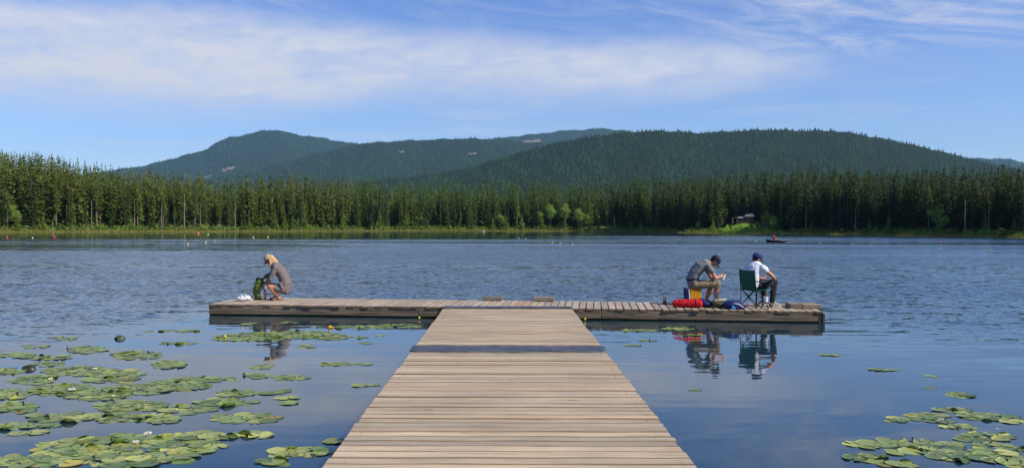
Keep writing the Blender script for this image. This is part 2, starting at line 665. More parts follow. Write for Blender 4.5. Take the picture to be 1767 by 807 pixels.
# wave slopes: short chop and longer waves where the wind reaches, faint long ripples where it is sheltered
a1 = ncol(t.mapping(co, (1.0, 2.0, 1), (0, 0, 0), (0, 0, .10)), 4.4, 3, .62, .35)
a2 = ncol(t.mapping(co, (.5, 1.2, 1), (3, 1, 0), (0, 0, -.12)), 2.3, 2, .5, .3)
a3 = ncol(t.mapping(co, (.28, 2.0, 1), (5, 2, 0), (0, 0, .06)), 2.0, 2, .55, .5)
ctr = lambda o: t.m('SUBTRACT', o, .5)
chopx = t.m('ADD', t.m('MULTIPLY', ctr(a1[0]), .55), t.m('MULTIPLY', ctr(a2[0]), .35))
chopy = t.m('ADD', t.m('MULTIPLY', ctr(a1[1]), .95), t.m('MULTIPLY', ctr(a2[1]), .45))
calm_amp = t.m('MULTIPLY', t.smooth(wy, 4.5, 17.0), .058)
calm_amp = t.m('ADD', t.m('ADD', calm_amp, .004), t.m('MULTIPLY', t.m('MULTIPLY', t.smooth(t.m('ABSOLUTE', wx), 5.0, 8.5), t.smooth(wy, 9.0, 15.0)), .10))
gust = t.m('MULTIPLY', t.smooth(t.noise(t.mapping(co, (.010, .085, 1), (2.3, .7, 0)), 1.0, 3, .6, .5), .50, .64), t.m('MULTIPLY', t.smooth(wy, 38.0, 60.0), t.smooth(wx, -30.0, 0.0)))
chopf = t.m('MULTIPLY', amp, t.lin(band, 0, 1, .75, .25))
sx = t.m('ADD', t.m('MULTIPLY', chopx, chopf), t.m('MULTIPLY', ctr(a3[0]), t.m('MULTIPLY', calm_amp, .35)))
sy = t.m('ADD', t.m('MULTIPLY', chopy, chopf), t.m('MULTIPLY', ctr(a3[1]), calm_amp))
# the lee faces of steep ripples hide behind the crests: what shows leans towards the landing
sy = t.m('SUBTRACT', sy, t.m('MULTIPLY', amp, t.m('ADD', t.lin(band, 0, 1, .053, .066), t.m('MULTIPLY', gust, .05))))
nv = t.node('ShaderNodeVectorMath', operation='NORMALIZE')
t.put(nv.inputs[0], t.xyz(sx, sy, 1.0))
p = t.node('ShaderNodeBsdfPrincipled')
p.inputs['Base Color'].default_value = (.011, .033, .046, 1)
t.put(p.inputs['Roughness'], t.m('ADD', t.m('MULTIPLY', amp, t.lin(wy, 20.0, 150.0, .05, .24)), .025))
p.inputs['IOR'].default_value = 1.48
t.l.new(nv.outputs[0], p.inputs['Normal'])
out = t.node('ShaderNodeOutputMaterial')
t.l.new(p.outputs[0], out.inputs[0])
wm_ = MB()
wm_.add([(-520, -40, 0), (520, -40, 0), (520, 420, 0), (-520, 420, 0)], [(0, 1, 2, 3)])
tag(wm_.build('water', m_water), kind='structure')

# ------------------------------------------------------------------ foliage materials


def foliage(name, c, vary=.4, trans=.24):
    m_, t = mat_new(name)
    tc_, _ = tint_of(t)
    oi = t.node('ShaderNodeObjectInfo')
    rv = t.lin(oi.outputs['Random'], 0, 1, 1 - vary * .5, 1 + vary * .5)
    hs = t.node('ShaderNodeHueSaturation')
    hs.inputs['Hue'].default_value = .5
    t.put(hs.inputs['Hue'], t.lin(oi.outputs['Random'], 0, 1, .485, .512))
    t.put(hs.inputs['Color'], t.mix(1.0, lin(c), tc_, 'MULTIPLY'))
    cc = t.mix(1.0, hs.outputs[0], t.xyz(rv, rv, rv), 'MULTIPLY')
    p = t.node('ShaderNodeBsdfPrincipled')
    t.put(p.inputs['Base Color'], cc)
    p.inputs['Roughness'].default_value = .7
    p.inputs['Specular IOR Level'].default_value = .2
    tr = t.node('ShaderNodeBsdfTranslucent')
    t.put(tr.inputs['Color'], t.mix(1.0, cc, (1.1, 1.2, .6, 1), 'MULTIPLY'))
    mx = t.node('ShaderNodeMixShader')
    mx.inputs[0].default_value = trans
    t.l.new(p.outputs[0], mx.inputs[1])
    t.l.new(tr.outputs[0], mx.inputs[2])
    o_ = t.node('ShaderNodeOutputMaterial')
    t.l.new(mx.outputs[0], o_.inputs[0])
    return m_


m_fir = foliage('fir_needles', '#4b5a28')
m_fir_shaded = foliage('shaded_needles', '#24351f', vary=.4, trans=.16)  # fir needles again, shade of the right shore put into the colour
m_pine = foliage('pine_needles', '#6a7536')
m_young = foliage('young_needles', '#6b7f32')
m_leaf = foliage('broad_leaves', '#82974a', .25, .3)
m_hill = foliage('hill_needles', '#22381f', .0, .1)
m_reed = foliage('reed_blades', '#8f8e4c', .0, .25)
m_bark = plain('bark', '#75695c', .9, 0, .3, 3.0, .1)
m_bark_pale = plain('pale_bark', '#7c7267', .9, 0, .25, 3.0, .1)


def conifer(seed, H, base, R, whorls, per, clumps, droop=.25, taper=.85, leaf=.5, gap=0.0, lean=0.0):
    """needle clumps on whorled branches; returns V, F, tint"""
    r = np.random.default_rng(seed)
    V, F, T = [], [], []
    for k in range(whorls):
        f = (k + r.uniform(-.3, .3)) / whorls
        f = min(max(f, 0), .995)
        h = base * H + (H - base * H) * f
        prof = (1 - f) ** taper * (min(1.0, .55 + f * 4.0))
        n = max(3, int(round(per * (1 - .45 * f))))
        ph = r.uniform(0, 6.28)
        for j in range(n):
            if r.random() < gap:
                continue
            a = ph + 6.283 * j / n + r.normal(0, .22)
            L = R * prof * r.uniform(.62, 1.22) + .10
            dr = droop * r.uniform(.5, 1.5) - .25 * f
            ca, sa = math.cos(a), math.sin(a)
            tb = r.uniform(.62, 1.35)
            tt = (tb * r.uniform(.9, 1.1), tb, tb * r.uniform(.8, 1.05))
            m = max(1, int(round(clumps * (.45 + .55 * L / R))))
            for c in range(m):
                s = (c + .65) / m * r.uniform(.9, 1.05)
                x = L * s
                z = h - dr * L * s + .10 * L * math.sin(s * 3.1) + r.normal(0, .05)
                wd = leaf * (.40 + .60 * L / R) * r.uniform(.7, 1.3) * (1.15 - .5 * s)
                ln = leaf * 1.15 * r.uniform(.7, 1.3) * (.42 + .58 * L / R)
                tw = r.normal(0, .45)
                for sg in (-1, 1):
                    px_, py_ = -sa * sg, ca * sg
                    o = len(V)
                    V.append((ca * (x - .5 * ln), sa * (x - .5 * ln), z + .05))
                    V.append((ca * (x + .55 * ln), sa * (x + .55 * ln), z - .22 * ln))
                    V.append((ca * x * 1.0 + px_ * wd, sa * x + py_ * wd, z - wd * (.45 + tw * sg)))
                    F.append((o, o + 1, o + 2))
                    T += [tt] * 3
    # leader
    o = len(V)
    for k in range(3):
        a = 2.1 * k
        V.append((.12 * math.cos(a), .12 * math.sin(a), H * .965))
    V.append((lean, 0, H * 1.02))
    F += [(o, o + 1, o + 3), (o + 1, o + 2, o + 3), (o + 2, o, o + 3)]
    T += [(1, 1, 1)] * 4
    return np.array(V), np.array(F), np.array(T)


def leafy(seed, blobs, n, leaf):
    """broad-leaved crown: small leaf faces through a few uneven masses"""
    r = np.random.default_rng(seed)
    V, F, T = [], [], []
    tot = sum(b[3] ** 2 for b in blobs)
    for (x, y, z, s, zs) in blobs:
        m = int(n * s * s / tot)
        tb = r.uniform(.8, 1.2)
        for i in range(m):
            d = r.normal(size=3)
            d /= np.linalg.norm(d)
            rad = s * (r.uniform(.25, 1) ** .5) * (1 + .25 * math.sin(5 * d[0] + 3 * d[2] + x))
            c = np.array([x, y, z]) + d * rad * np.array([1, 1, zs])
            u = r.normal(size=3)
            u /= np.linalg.norm(u)
            v = np.cross(u, d + r.normal(size=3) * .5)
            v /= (np.linalg.norm(v) + 1e-6)
            l = leaf * r.uniform(.6, 1.4)
            o = len(V)
            V += [tuple(c - u * l), tuple(c + v * l * .6), tuple(c + u * l), tuple(c - v * l * .6)]
            F.append((o, o + 1, o + 2))
            F.append((o, o + 2, o + 3))
            q = tb * r.uniform(.75, 1.25)
            T += [(q, q, q * .9)] * 4
    return np.array(V), np.array(F), np.array(T)


def trunk_mb(H, r0, r1, seed, twigs=0, zt=.96):
    b = MB()
    r = random.Random(seed)
    pts, rr = [], []
    for i in range(7):
        f = i / 6
        pts.append((r.gauss(0, .03) * H * .03, r.gauss(0, .03) * H * .03, -.3 + (H * zt + .3) * f))
        rr.append(r0 * (1 - f) ** .9 + r1 + (r0 * .35 if i == 0 else 0))
    b.tube(pts, rr, 7, (r.uniform(.85, 1.15),) * 3)
    for i in range(twigs):
        h = r.uniform(.25, .9) * H * zt
        a = r.uniform(0, 6.28)
        l = r.uniform(.4, 1.5) * (1.15 - h / H)
        b.tube([(0, 0, h), (math.cos(a) * l * .6, math.sin(a) * l * .6, h - .08 * l), (math.cos(a) * l, math.sin(a) * l, h + r.uniform(-.35, .1) * l)], [.05, .03, .012], 4)
    return b


PROTO = {}


def proto(kind, name, crown, mat, trunk, tmat):
    root = thing(name, 'tree', 'tree')
    if crown is not None:
        link_mesh('crown', np_mesh('crown', crown[0], crown[1], crown[2], mat), root)
    trunk.build('trunk', tmat, root, smooth=True)
    PROTO.setdefault(kind, []).append(root)


for i in range(4):
    proto('fir', 'fir_tree', conifer(10 + i, 15, (.05 + .03 * i), 2.25 + .35 * (i % 2), 30, 8, 5, .40, .92, .42), m_fir, trunk_mb(15, .22, .03, i, 4), m_bark)
for i in range(3):
    proto('slim', 'spruce_tree', conifer(30 + i, 15, .08 + .05 * i, 1.5, 30, 7, 4, .48, .85, .36, .06), m_fir, trunk_mb(15, .18, .03, 20 + i, 5), m_bark)
for i in range(4):
    proto('dark', 'fir_tree', conifer(110 + i, 15, .06 + .05 * i, 2.2 + .35 * (i % 2), 30, 8, 5, .44, .90, .42), m_fir_shaded, trunk_mb(15, .20, .03, 120 + i, 8), m_bark)
for i in range(4):
    proto('pine', 'pine_tree', conifer(50 + i, 15, .24 + .08 * i, 1.75, 24, 7, 4, .18, .72, .40, .12), m_pine, trunk_mb(15, .17, .03, 40 + i, 16), m_bark_pale)
for i in range(2):
    proto('young', 'young_fir_tree', conifer(70 + i, 6, .04, 1.5, 15, 7, 4, .22, .95, .38), m_young, trunk_mb(6, .10, .02, 60 + i, 0), m_bark)
for i in range(3):
    r_ = random.Random(i + 5)
    bl = [(r_.uniform(-1.3, 1.3), r_.uniform(-1.3, 1.3), r_.uniform(2.2, 6.3), r_.uniform(.9, 1.6), r_.uniform(.7, 1.0)) for _ in range(9)]
    bl += [(0, 0, 6.9, 1.0, 1.0)]
    proto('leafy', 'leafy_tree', leafy(i, bl, 2400, .17), m_leaf, trunk_mb(7.5, .14, .02, 80 + i, 10), m_bark_pale)
for i in range(2):
    proto('snag', 'dead_tree', None, None, trunk_mb(10, .16, .05, 90 + i, 14, .95), m_bark_pale)

ZONES = [(-900, 300, 'on the left shore'), (300, 640, 'on the left middle shore'),
         (640, 1050, 'on the shore beyond the boardwalk'), (1050, 1340, 'on the shore near the cabin'), (1340, 9999, 'on the right shore')]
WORDS = {'dark': 'tall fir with shade-darkened needles and drooping crown', 'fir': 'dark green fir with dense pointed crown', 'slim': 'narrow dark spruce with short branches', 'pine': 'olive green pine with bare pale trunk',
         'young': 'small bright green young fir', 'leafy': 'pale green broad-leaved tree', 'snag': 'leafless grey dead tree'}
NAMES = {'dark': 'fir_tree', 'fir': 'fir_tree', 'slim': 'spruce_tree', 'pine': 'pine_tree', 'young': 'young_fir_tree', 'leafy': 'leafy_tree', 'snag': 'dead_tree'}
used = {}
n_tree = [0]


def plant(kind, px, d, height, base_h):
    ps = PROTO[kind]
    i = rnd.randrange(len(ps))
    pr = ps[i]
    p = land_p(px, d)
    zone = [z for z in ZONES if z[0] <= px < z[1]][0][2]
    lab = WORDS[kind] + ' ' + zone
    o = copy_thing(pr, p, rnd.uniform(0, 6.28), height / base_h, lab, 'trees on the far shore')
    n_tree[0] += 1
    return o


def px_height(px, d, top_y):
    Z = shore(px) + d
    zb = float(land_z(px, d))
    return CAM_Z + Z * (yh_at(px) - top_y) / F_PX - zb


HOUSE_PX = 1284
px = -25.0
while px < 1800:
    left = px < 620
    u = rnd.random()
    if left:
        kind = 'pine' if u < .40 else ('slim' if u < .62 else 'fir')
    elif px < 1050:
        kind = 'fir' if u < .42 else ('slim' if u < .62 else ('pine' if u < .82 else 'dark'))
    else:
        kind = 'dark' if u < .68 else ('fir' if u < .80 else ('slim' if u < .90 else 'pine'))
    d = rnd.uniform(5, 24)
    sky_y = skyl(px)
    base_y = yh_at(px) + CAM_Z * F_PX / shore(px)
    frac = rnd.uniform(.48, .95) if not left else rnd.uniform(.42, .88)
    top = base_y - (base_y - sky_y) * frac
    skip = (1244 < px < 1328) or (1018 < px < 1052)
    if skip:
        d = rnd.uniform(46, 60)
    H = px_height(px, d, top)
    plant(kind, px, d, H, 15)
    px += rnd.uniform(5.0, 9.2)
for px in [30, 75, 225, 430, 478, 492, 505, 515, 592, 640, 655, 662, 690, 700, 850, 872, 900, 935, 965, 1002, 1018, 1032, 1060, 1090, 1105, 1150, 1230, 1338, 1400, 1500, 1527, 1533, 1620, 1700, 1750]:
    plant('young', px, rnd.uniform(3, 6), rnd.uniform(2.6, 6.0) * (1.25 if 470 < px < 1050 else .85), 6)
for px, h in [(12, 7), (30, 5), (950, 9.5), (975, 10), (998, 8), (930, 7), (1012, 6), (1323, 5.5), (1336, 4.6), (1618, 6.2), (1632, 4.2), (1205, 3.0), (862, 6.0), (1261, 1.9), (1297, 2.3), (1306, 3.0)]:
    plant('leafy', px, rnd.uniform(5, 9), h, 7.5)
for px, h in [(115, 7), (158, 8.5), (232, 9), (279, 8), (318, 11), (346, 8), (406, 9), (430, 6), (640, 6), (712, 3), (1189, 6), (1391, 9), (1470, 7), (1476, 6.5), (1665, 8), (1706, 6.5)]:
    plant('snag', px, rnd.uniform(3.5, 8), h, 10)
for ps in PROTO.values():          # the patterns the trees were copied from
    for o in ps:
        for ch in list(o.children):
            bpy.data.objects.remove(ch)
        bpy.data.objects.remove(o)

# deeper forest, seen only as a mass of tops behind the first rows
lods = [conifer(200 + i, 15, .08 + .08 * (i % 3), 2.0 if i % 2 else 1.5, 22, 6, 2, .38, .88, .66) for i in range(6)]
rg = np.random.default_rng(3)
Vs, Fs, Ts, off = [], [], [], 0
N = 6200
for i in range(N):
    px = rg.uniform(-230, 2000)
    d = 9 + 150 * rg.random() ** 1.5
    if 1248 < px < 1324 and d < 46 or 1018 < px < 1052 and d < 46:
        continue
    f = rg.uniform(-5, 34) if rg.random() < .88 else rg.uniform(-15, 2)
    top = skyl(px) + f * (1.1 if px > 250 else .9) + (2 if px > 250 else 8)
    H = px_height(px, d, top)
    if H < 6 or H > 34:
        H = min(max(H, 6), 34)
    v, f_, tt = lods[i % 6]
    s = H / 15
    sx = s * rg.uniform(.75, 1.1)
    a = rg.uniform(0, 6.28)
    R = np.array([[math.cos(a) * sx, -math.sin(a) * sx, 0], [math.sin(a) * sx, math.cos(a) * sx, 0], [0, 0, s]])
    P = land_p(px, d)
    Vs.append(v @ R.T + np.array(P))
    Fs.append(f_ + off)
    off += len(v)
    b = rg.uniform(.7, 1.25)
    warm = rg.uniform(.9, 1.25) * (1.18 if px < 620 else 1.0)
    shade_mul = float(np.interp(px, [300, 900, 1150, 1500], [1.1, .9, .62, .50]))  # shade on the right shore multiplied into the tree colour
    Ts.append(tt * np.array([b * warm, b, b * .9]) * shade_mul)
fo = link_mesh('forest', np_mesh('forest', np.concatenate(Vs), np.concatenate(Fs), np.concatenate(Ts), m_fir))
tag(fo, 'dense dark conifer forest closing in behind the first trees of the shore', 'forest', kind='stuff')

# undergrowth and reeds along the water
Vs, Fs, Ts, off = [], [], [], 0
for i in range(1500):
    px = rg.uniform(-230, 2000)
    d = rg.uniform(2.5, 14)
    p = land_p(px, d)
    s = rg.uniform(.5, 1.5) * (1.0 if px < 1000 else .7)
    if 1244 < px < 1312:
        s *= .75
    if 1240 < px < 1312:
        s *= 1.0
    n = 26
    dd = rg.normal(size=(n, 3)) * np.array([.8, .6, .45]) * s + np.array([p.x, p.y, p.z + .5 * s])
    u = rg.normal(size=(n, 3)) * .22
    v = rg.normal(size=(n, 3)) * .22
    V3 = np.stack([dd - u, dd + v, dd + u], 1).reshape(-1, 3)
    Vs.append(V3)
    Fs.append(np.arange(3 * n).reshape(-1, 3) + off)
    off += 3 * n
    if 1245 < px < 1312:
        c = np.array([1.15, 1.25, .6]) * rg.uniform(.9, 1.3)
    else:
        c = np.array([.85, .82, .7]) * rg.uniform(.55, 1.1) if rg.random() < (.9 if px < 650 else .7) else np.array([1, 1.05, .7]) * rg.uniform(.8, 1.1)
    Ts.append(np.repeat(c[None], 3 * n, 0) * rg.uniform(.8, 1.2, (3 * n, 1)))
us = link_mesh('undergrowth', np_mesh('undergrowth', np.concatenate(Vs), np.concatenate(Fs), np.concatenate(Ts), m_leaf))
tag(us, 'olive and brown low shrubs filling the foot of the far shore forest', 'undergrowth', kind='stuff')
n = 26000
px = rg.uniform(-260, 2050, n)
d = rg.uniform(-1.2, 3.4, n)
Zs = np.interp(px, SHX, SHZ) + d + .8 * np.sin(px / 17) + .7 * np.sin(px / 6.1 + 1)
X = (px - CX) / F_PX * Zs
z0 = np.maximum(land_z(px, d), -.02)
h = rg.uniform(.25, .75, n) * (1 + .35 * np.sin(px / 23.0)) * (.75 + .25 * np.sin(px / 7.3))
lx, ly = rg.normal(0, .14, n), rg.normal(0, .14, n)
a = rg.uniform(0, 3.14, n)
wd = .05
A = np.stack([X - wd * np.cos(a), Zs - wd * np.sin(a), z0], -1)
B = np.stack([X + wd * np.cos(a), Zs + wd * np.sin(a), z0], -1)
Cc = np.stack([X + lx, Zs + ly, z0 + h], -1)
V = np.stack([A, B, Cc], 1).reshape(-1, 3)
T = np.stack([rg.uniform(.7, 1.15, n), rg.uniform(.75, 1.1, n), rg.uniform(.5, 1.0, n)], -1)
re = link_mesh('reeds', np_mesh('reeds', V, np.arange(3 * n).reshape(-1, 3), np.repeat(T, 3, 0), m_reed))
tag(re, 'yellow green strip of reeds and grass along the far water edge', 'reeds', kind='stuff')

# lawn patches on the far shore
m_lawn = plain('lawn_grass', '#76953a', .9, 0, .2, 1.2, .1)


def sheet(name, px0, px1, d0, d1, mat, lift):
    b = MB()
    nx, ny = 10, 6
    P = []
    for j in range(ny + 1):
        for i in range(nx + 1):
            e = .12 * math.sin(i * 2.1 + j) * (px1 - px0) * .5 * (1 if j not in (0,) else .4)
            q = land_p(px0 + (px1 - px0) * i / nx + e * .3, d0 + (d1 - d0) * j / ny + .8 * math.sin(i * 1.3))
            P.append((q.x, q.y, q.z + lift))
    b.add(P, [(j * (nx + 1) + i, j * (nx + 1) + i + 1, (j + 1) * (nx + 1) + i + 1, (j + 1) * (nx + 1) + i) for j in range(ny) for i in range(nx)])
    return tag(b.build(name, mat, smooth=True), kind='structure')


sheet('lawn', 1012, 1056, 6, 34, m_lawn, .12)
sheet('lawn', 1248, 1312, 7, 22, m_lawn, .12)

# ------------------------------------------------------------------ hills
m_hillground, t = mat_new('hill_ground')
tc_, _ = tint_of(t)
co = obj_co(t)
n1 = t.noise(co, .02, 5, .65)
finish(t, t.mix(1.0, t.mix(n1, lin('#141f12'), lin('#1c2b19')), tc_, 'MULTIPLY'), .95, None, 0, .1)

HILLS = [
    # name, D0, D1, ridge, trees, tree height, tint, bend
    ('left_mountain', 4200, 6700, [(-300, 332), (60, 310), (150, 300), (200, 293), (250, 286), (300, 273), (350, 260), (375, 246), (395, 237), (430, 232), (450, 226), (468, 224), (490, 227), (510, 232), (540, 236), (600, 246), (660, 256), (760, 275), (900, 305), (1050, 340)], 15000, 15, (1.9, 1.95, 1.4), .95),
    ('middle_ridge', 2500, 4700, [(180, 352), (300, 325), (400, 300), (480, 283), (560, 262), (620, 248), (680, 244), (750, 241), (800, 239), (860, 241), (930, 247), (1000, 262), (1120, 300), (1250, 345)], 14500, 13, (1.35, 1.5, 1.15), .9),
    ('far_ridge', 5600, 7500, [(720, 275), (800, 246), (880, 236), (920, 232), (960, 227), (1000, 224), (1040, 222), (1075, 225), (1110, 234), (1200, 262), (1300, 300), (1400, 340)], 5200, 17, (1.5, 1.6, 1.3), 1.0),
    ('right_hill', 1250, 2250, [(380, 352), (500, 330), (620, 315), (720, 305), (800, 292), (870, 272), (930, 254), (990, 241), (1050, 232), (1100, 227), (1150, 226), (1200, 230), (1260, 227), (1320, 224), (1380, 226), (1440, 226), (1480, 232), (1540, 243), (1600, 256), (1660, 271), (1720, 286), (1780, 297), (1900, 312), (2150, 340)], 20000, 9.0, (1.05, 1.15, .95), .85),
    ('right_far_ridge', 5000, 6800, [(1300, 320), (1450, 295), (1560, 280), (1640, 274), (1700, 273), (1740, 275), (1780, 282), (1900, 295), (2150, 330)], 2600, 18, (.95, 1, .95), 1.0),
]
HN = 8.0


def hill_point(px, tt, D0, D1, ridge, bend, seed):
    rx = [a for a, _ in ridge]
    ry = [b for _, b in ridge]
    top = np.interp(px, rx, ry) + .8 * np.sin(px / 9.0 + seed) + .7 * np.sin(px / 4.3 + seed * 2)
    edge = np.clip(np.minimum(px - rx[0], rx[-1] - px) / 60, 0, 1)
    t1 = np.clip(tt, 0, 1)
    foot = 396.0
    y = foot + (top - foot) * t1 ** bend
    D = D0 + (D1 - D0) * tt
    z = CAM_Z + D * (389.0 + ROLL * (px - CX) - y) / F_PX
    gul = np.sin(px / 31.0 + seed + 2 * np.sin(tt * 4)) * np.sin(px / 83.0 + tt * 3 + seed) + .5 * np.sin(px / 14.0 + 5 * tt)
    z = z + gul * .028 * (D1 / 1500 * 100) * np.clip(1 - t1, 0, 1) * t1 * 2.2
    z = np.where(tt > 1, z - (tt - 1) * (D1 - D0) * .35, z)
    z = np.where(edge < 1, z * edge - 4 * (1 - edge), z)
    return (px - CX) / F_PX * D, D, z


def cone_tree(seed):
    r = np.random.default_rng(seed)
    V, F = [], []
    n = 5
    for (z0, z1, rr) in ((.06, .50, .19), (.32, .75, .145), (.58, 1.0, .095)):
        o = len(V)
        for k in range(n):
            a = 6.283 * k / n + r.normal(0, .2)
            q = rr * r.uniform(.65, 1.3)
            V.append((q * math.cos(a), q * math.sin(a), z0 + r.normal(0, .03)))
        V.append((r.normal(0, .012), r.normal(0, .012), z1))
        for k in range(n):
            F.append((o + k, o + (k + 1) % n, o + n))
    return np.array(V), np.array(F)


cones = [cone_tree(i) for i in range(8)]
cv = np.stack([c[0] for c in cones])
cf = cones[0][1]
CUTS = [(383, 404, .625, .655), (352, 366, .63, .645), (872, 932, .905, .935), (688, 698, .855, .875), (808, 822, .80, .815)]
for hi, (nm, D0, D1, ridge, cnt, th, tin, bend) in enumerate(HILLS):
    pxs = np.arange(ridge[0][0], ridge[-1][0] + 1, HN)
    ts = np.concatenate([np.linspace(0, 1, 26), [1.1, 1.6]])
    PX, TT = np.meshgrid(pxs, ts)
    X, Y, Z = hill_point(PX, TT, D0, D1, ridge, bend, hi * 1.7)
    V = np.stack([X, Y, Z], -1).reshape(-1, 3)
    nx = len(pxs)
    q = (np.arange(len(ts) - 1)[:, None] * nx + np.arange(nx - 1)[None, :]).ravel()
    F = np.stack([q, q + 1, q + nx + 1, q + nx], -1)
    tg = np.ones((len(V), 3))
    cut = np.zeros(len(V), bool)
    tag(link_mesh('hill', np_mesh('hill', V, F, tg, m_hillground, True)), kind='structure')
    # forest on it
    px = rg.uniform(ridge[0][0] + 20, ridge[-1][0] - 20, cnt)
    tt = rg.uniform(.12, 1.02, cnt) ** .9
    keep = np.ones(cnt, bool)
    if hi in (0, 1, 2):
        for (a, b, c, e) in [CUTS[0:2], CUTS[3:5], CUTS[2:3]][hi]:
            keep &= ~((px > a) & (px < b) & (tt > c) & (tt < e))
    px, tt = px[keep], tt[keep]
    cnt_ = len(px)
    X, Y, Z = hill_point(px, tt, D0, D1, ridge, bend, hi * 1.7)
    hs = th * rg.uniform(.6, 1.15, cnt_)
    clump = .5 + .5 * np.sin(px / 13.0 + 7 * tt) * np.sin(px / 29.0 + 11 * tt + hi)
    sp = .38 if hi in (0, 1, 2, 4) else .6
    br = rg.uniform(1 - sp, 1 + sp, cnt_) * (.7 + .6 * clump)
    idx = rg.integers(0, 8, cnt_)
    sxy = hs * rg.uniform(.9, 1.4, cnt_)
    vv = cv[idx] * np.stack([sxy, sxy, hs], -1)[:, None, :] + np.stack([X, Y, Z - .4], -1)[:, None, :]
    ff = (cf[None] + (np.arange(cnt_) * cv.shape[1])[:, None, None]).reshape(-1, 3)
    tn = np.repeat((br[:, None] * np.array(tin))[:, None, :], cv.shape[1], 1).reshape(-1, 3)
    ho = link_mesh('hill_forest', np_mesh('hill_forest', vv.reshape(-1, 3), ff, tn, m_hill))
    tag(ho, ['hazy blue green forest covering the peaked mountain at the left', 'forest on the long middle ridge behind the shore trees', 'forest on the farthest ridge behind the middle one',
             'dark green forest covering the broad hill at the right', 'forest on the low far ridge at the right edge'][hi], 'forest', kind='stuff')
# bare felled slopes
m_cut = plain('bare_soil', '#7d7060', .95, 0, .2, .02, .1)
for hi, cuts in ((0, CUTS[0:2]), (1, CUTS[3:5]), (2, CUTS[2:3])):
    nm, D0, D1, ridge, cnt, th, tin, bend = HILLS[hi]
    b = MB()
    for (a, b_, c, e) in cuts:
        nx = 8
        P = []
        for j in range(4):
            for i in range(nx + 1):
                X, Y, Z = hill_point(np.array([a + (b_ - a) * i / nx]), np.array([c + (e - c) * j / 3 + (.008 * math.sin(i * 1.9) if j in (0, 3) else 0)]), D0, D1, ridge, bend, hi * 1.7)
                P.append((X[0], Y[0], Z[0] + 2.0))
        b.add(P, [(j * (nx + 1) + i, j * (nx + 1) + i + 1, (j + 1) * (nx + 1) + i + 1, (j + 1) * (nx + 1) + i) for j in range(3) for i in range(nx)])
    tag(b.build('terrain', m_cut), kind='structure')

# ------------------------------------------------------------------ haze
mh = bpy.data.materials.new('haze')
mh.use_nodes = True
t = NT(mh.node_tree)
pv = t.node('ShaderNodeVolumePrincipled')
pv.inputs['Color'].default_value = (.40, .74, 1.0, 1)
pv.inputs['Density'].default_value = 4.3e-5
pv.inputs['Anisotropy'].default_value = .1
out = t.node('ShaderNodeOutputMaterial')
t.l.new(pv.outputs[0], out.inputs['Volume'])
hb = MB()
hb.box((0, 4200, 400), (14400, 8900, 803.8))
tag(hb.build('haze', mh), 'thin blue summer haze over the lake and the hills', 'haze', kind='stuff')
# ------------------------------------------------------------------ landing: pier, hinged middle section, floating dock
m_plank = wood('pier_boards', '#c0ac8e', '#8d7c68', 0, 46, 1.3, True, .7, .003, .4)
m_plank_t = wood('dock_boards', '#b5a48e', '#7f7364', 1, 46, 1.3, True, .75, .003, .5)
m_beam = wood('weathered_beam', '#978469', '#2f261d', 0, 30, .9, True, .85, .012, .85)
m_beam_y = wood('weathered_beam_end', '#978469', '#2f261d', 1, 30, .9, True, .85, .012, .85)
m_block = wood('grey_timber', '#9a8b78', '#5d5145', 0, 40, 1.2, True, .8, .004, .6)
m_float = plain('black_float', '#14130f', .7, 0, .3, 4)
m_flap, t = mat_new('rubber_flap')
co = obj_co(t)
n1 = t.noise(t.mapping(co, (1.1, 14, 14)), 1.0, 5, .65, .6)
n2 = t.noise(co, 5, 4, .6)
finish(t, t.mix(t.smooth(n2, .45, .75), t.mix(t.smooth(n1, .35, .65), lin('#212329'), lin('#50535a')), lin('#5b544c')), t.lin(n1, .35, .65, .24, .60), t.m('ADD', n1, n2), .012, .5)
m_nail = plain('nail_heads', '#4a403a', .5, .6)
m_weed = plain('waterline_weed', '#3d3a1e', .9, 0, .4, 9, .1)

# pier axis
PIER_A = at(880, 807, DECK_Z)
PIER_B = at(876.5, 531.5, DECK_Z)
pdir = (PIER_B - PIER_A).normalized()
PIER_ANG = math.atan2(-pdir.x, pdir.y)
PIER_W = 2.83
# dock front edge, measured at its two ends
TL = at(360, 524.5, DECK_Z)
TR = at(1414, 537.0, DECK_Z)
dock_dir = (TR - TL)
DOCK_L = dock_dir.length
DOCK_ANG = math.atan2(dock_dir.y, dock_dir.x)
DOCK_D = 1.83


def plank(b, c, L, W, T, axis, rot, col, nails=None):
    """one board with eased edges; runs along axis 0 (X) or 1 (Y)"""
    ex, ez = .008, .0045
    top = [(-W / 2 + ex, 0), (W / 2 - ex, 0)]
    body = [(-W / 2 + ex, 0), (-W / 2, -ez), (-W / 2, -T), (W / 2, -T), (W / 2, -ez), (W / 2 - ex, 0)]
    grime = tuple(a * k for a, k in zip(col, (.50, .42, .33)))
    E = Euler(rot)

    def pt(s, w_, z):
        p = Vector((s * L / 2, w_, z)) if axis == 0 else Vector((w_, s * L / 2, z))
        p.rotate(E)
        return p + Vector(c)

    flip = axis == 1
    n = 10
    V = [pt(-1 + 2 * i / n, w_, z + .0012 * math.sin(i * 1.7 + c[1] * 31)) for i in range(n + 1) for (w_, z) in top]
    F = [(2 * i, 2 * i + 2, 2 * i + 3, 2 * i + 1) for i in range(n)]
    b.add(V, [q[::-1] for q in F] if flip else F, col)
    V = [pt(s_, w_, z - .0006) for s_ in (-1, 1) for (w_, z) in body]
    F = [(k, k + 1, 7 + k, 6 + k) for k in range(5)] + [(5, 4, 3, 2, 1, 0), (6, 7, 8, 9, 10, 11)]
    b.add(V, [q[::-1] for q in F] if not flip else F, grime)


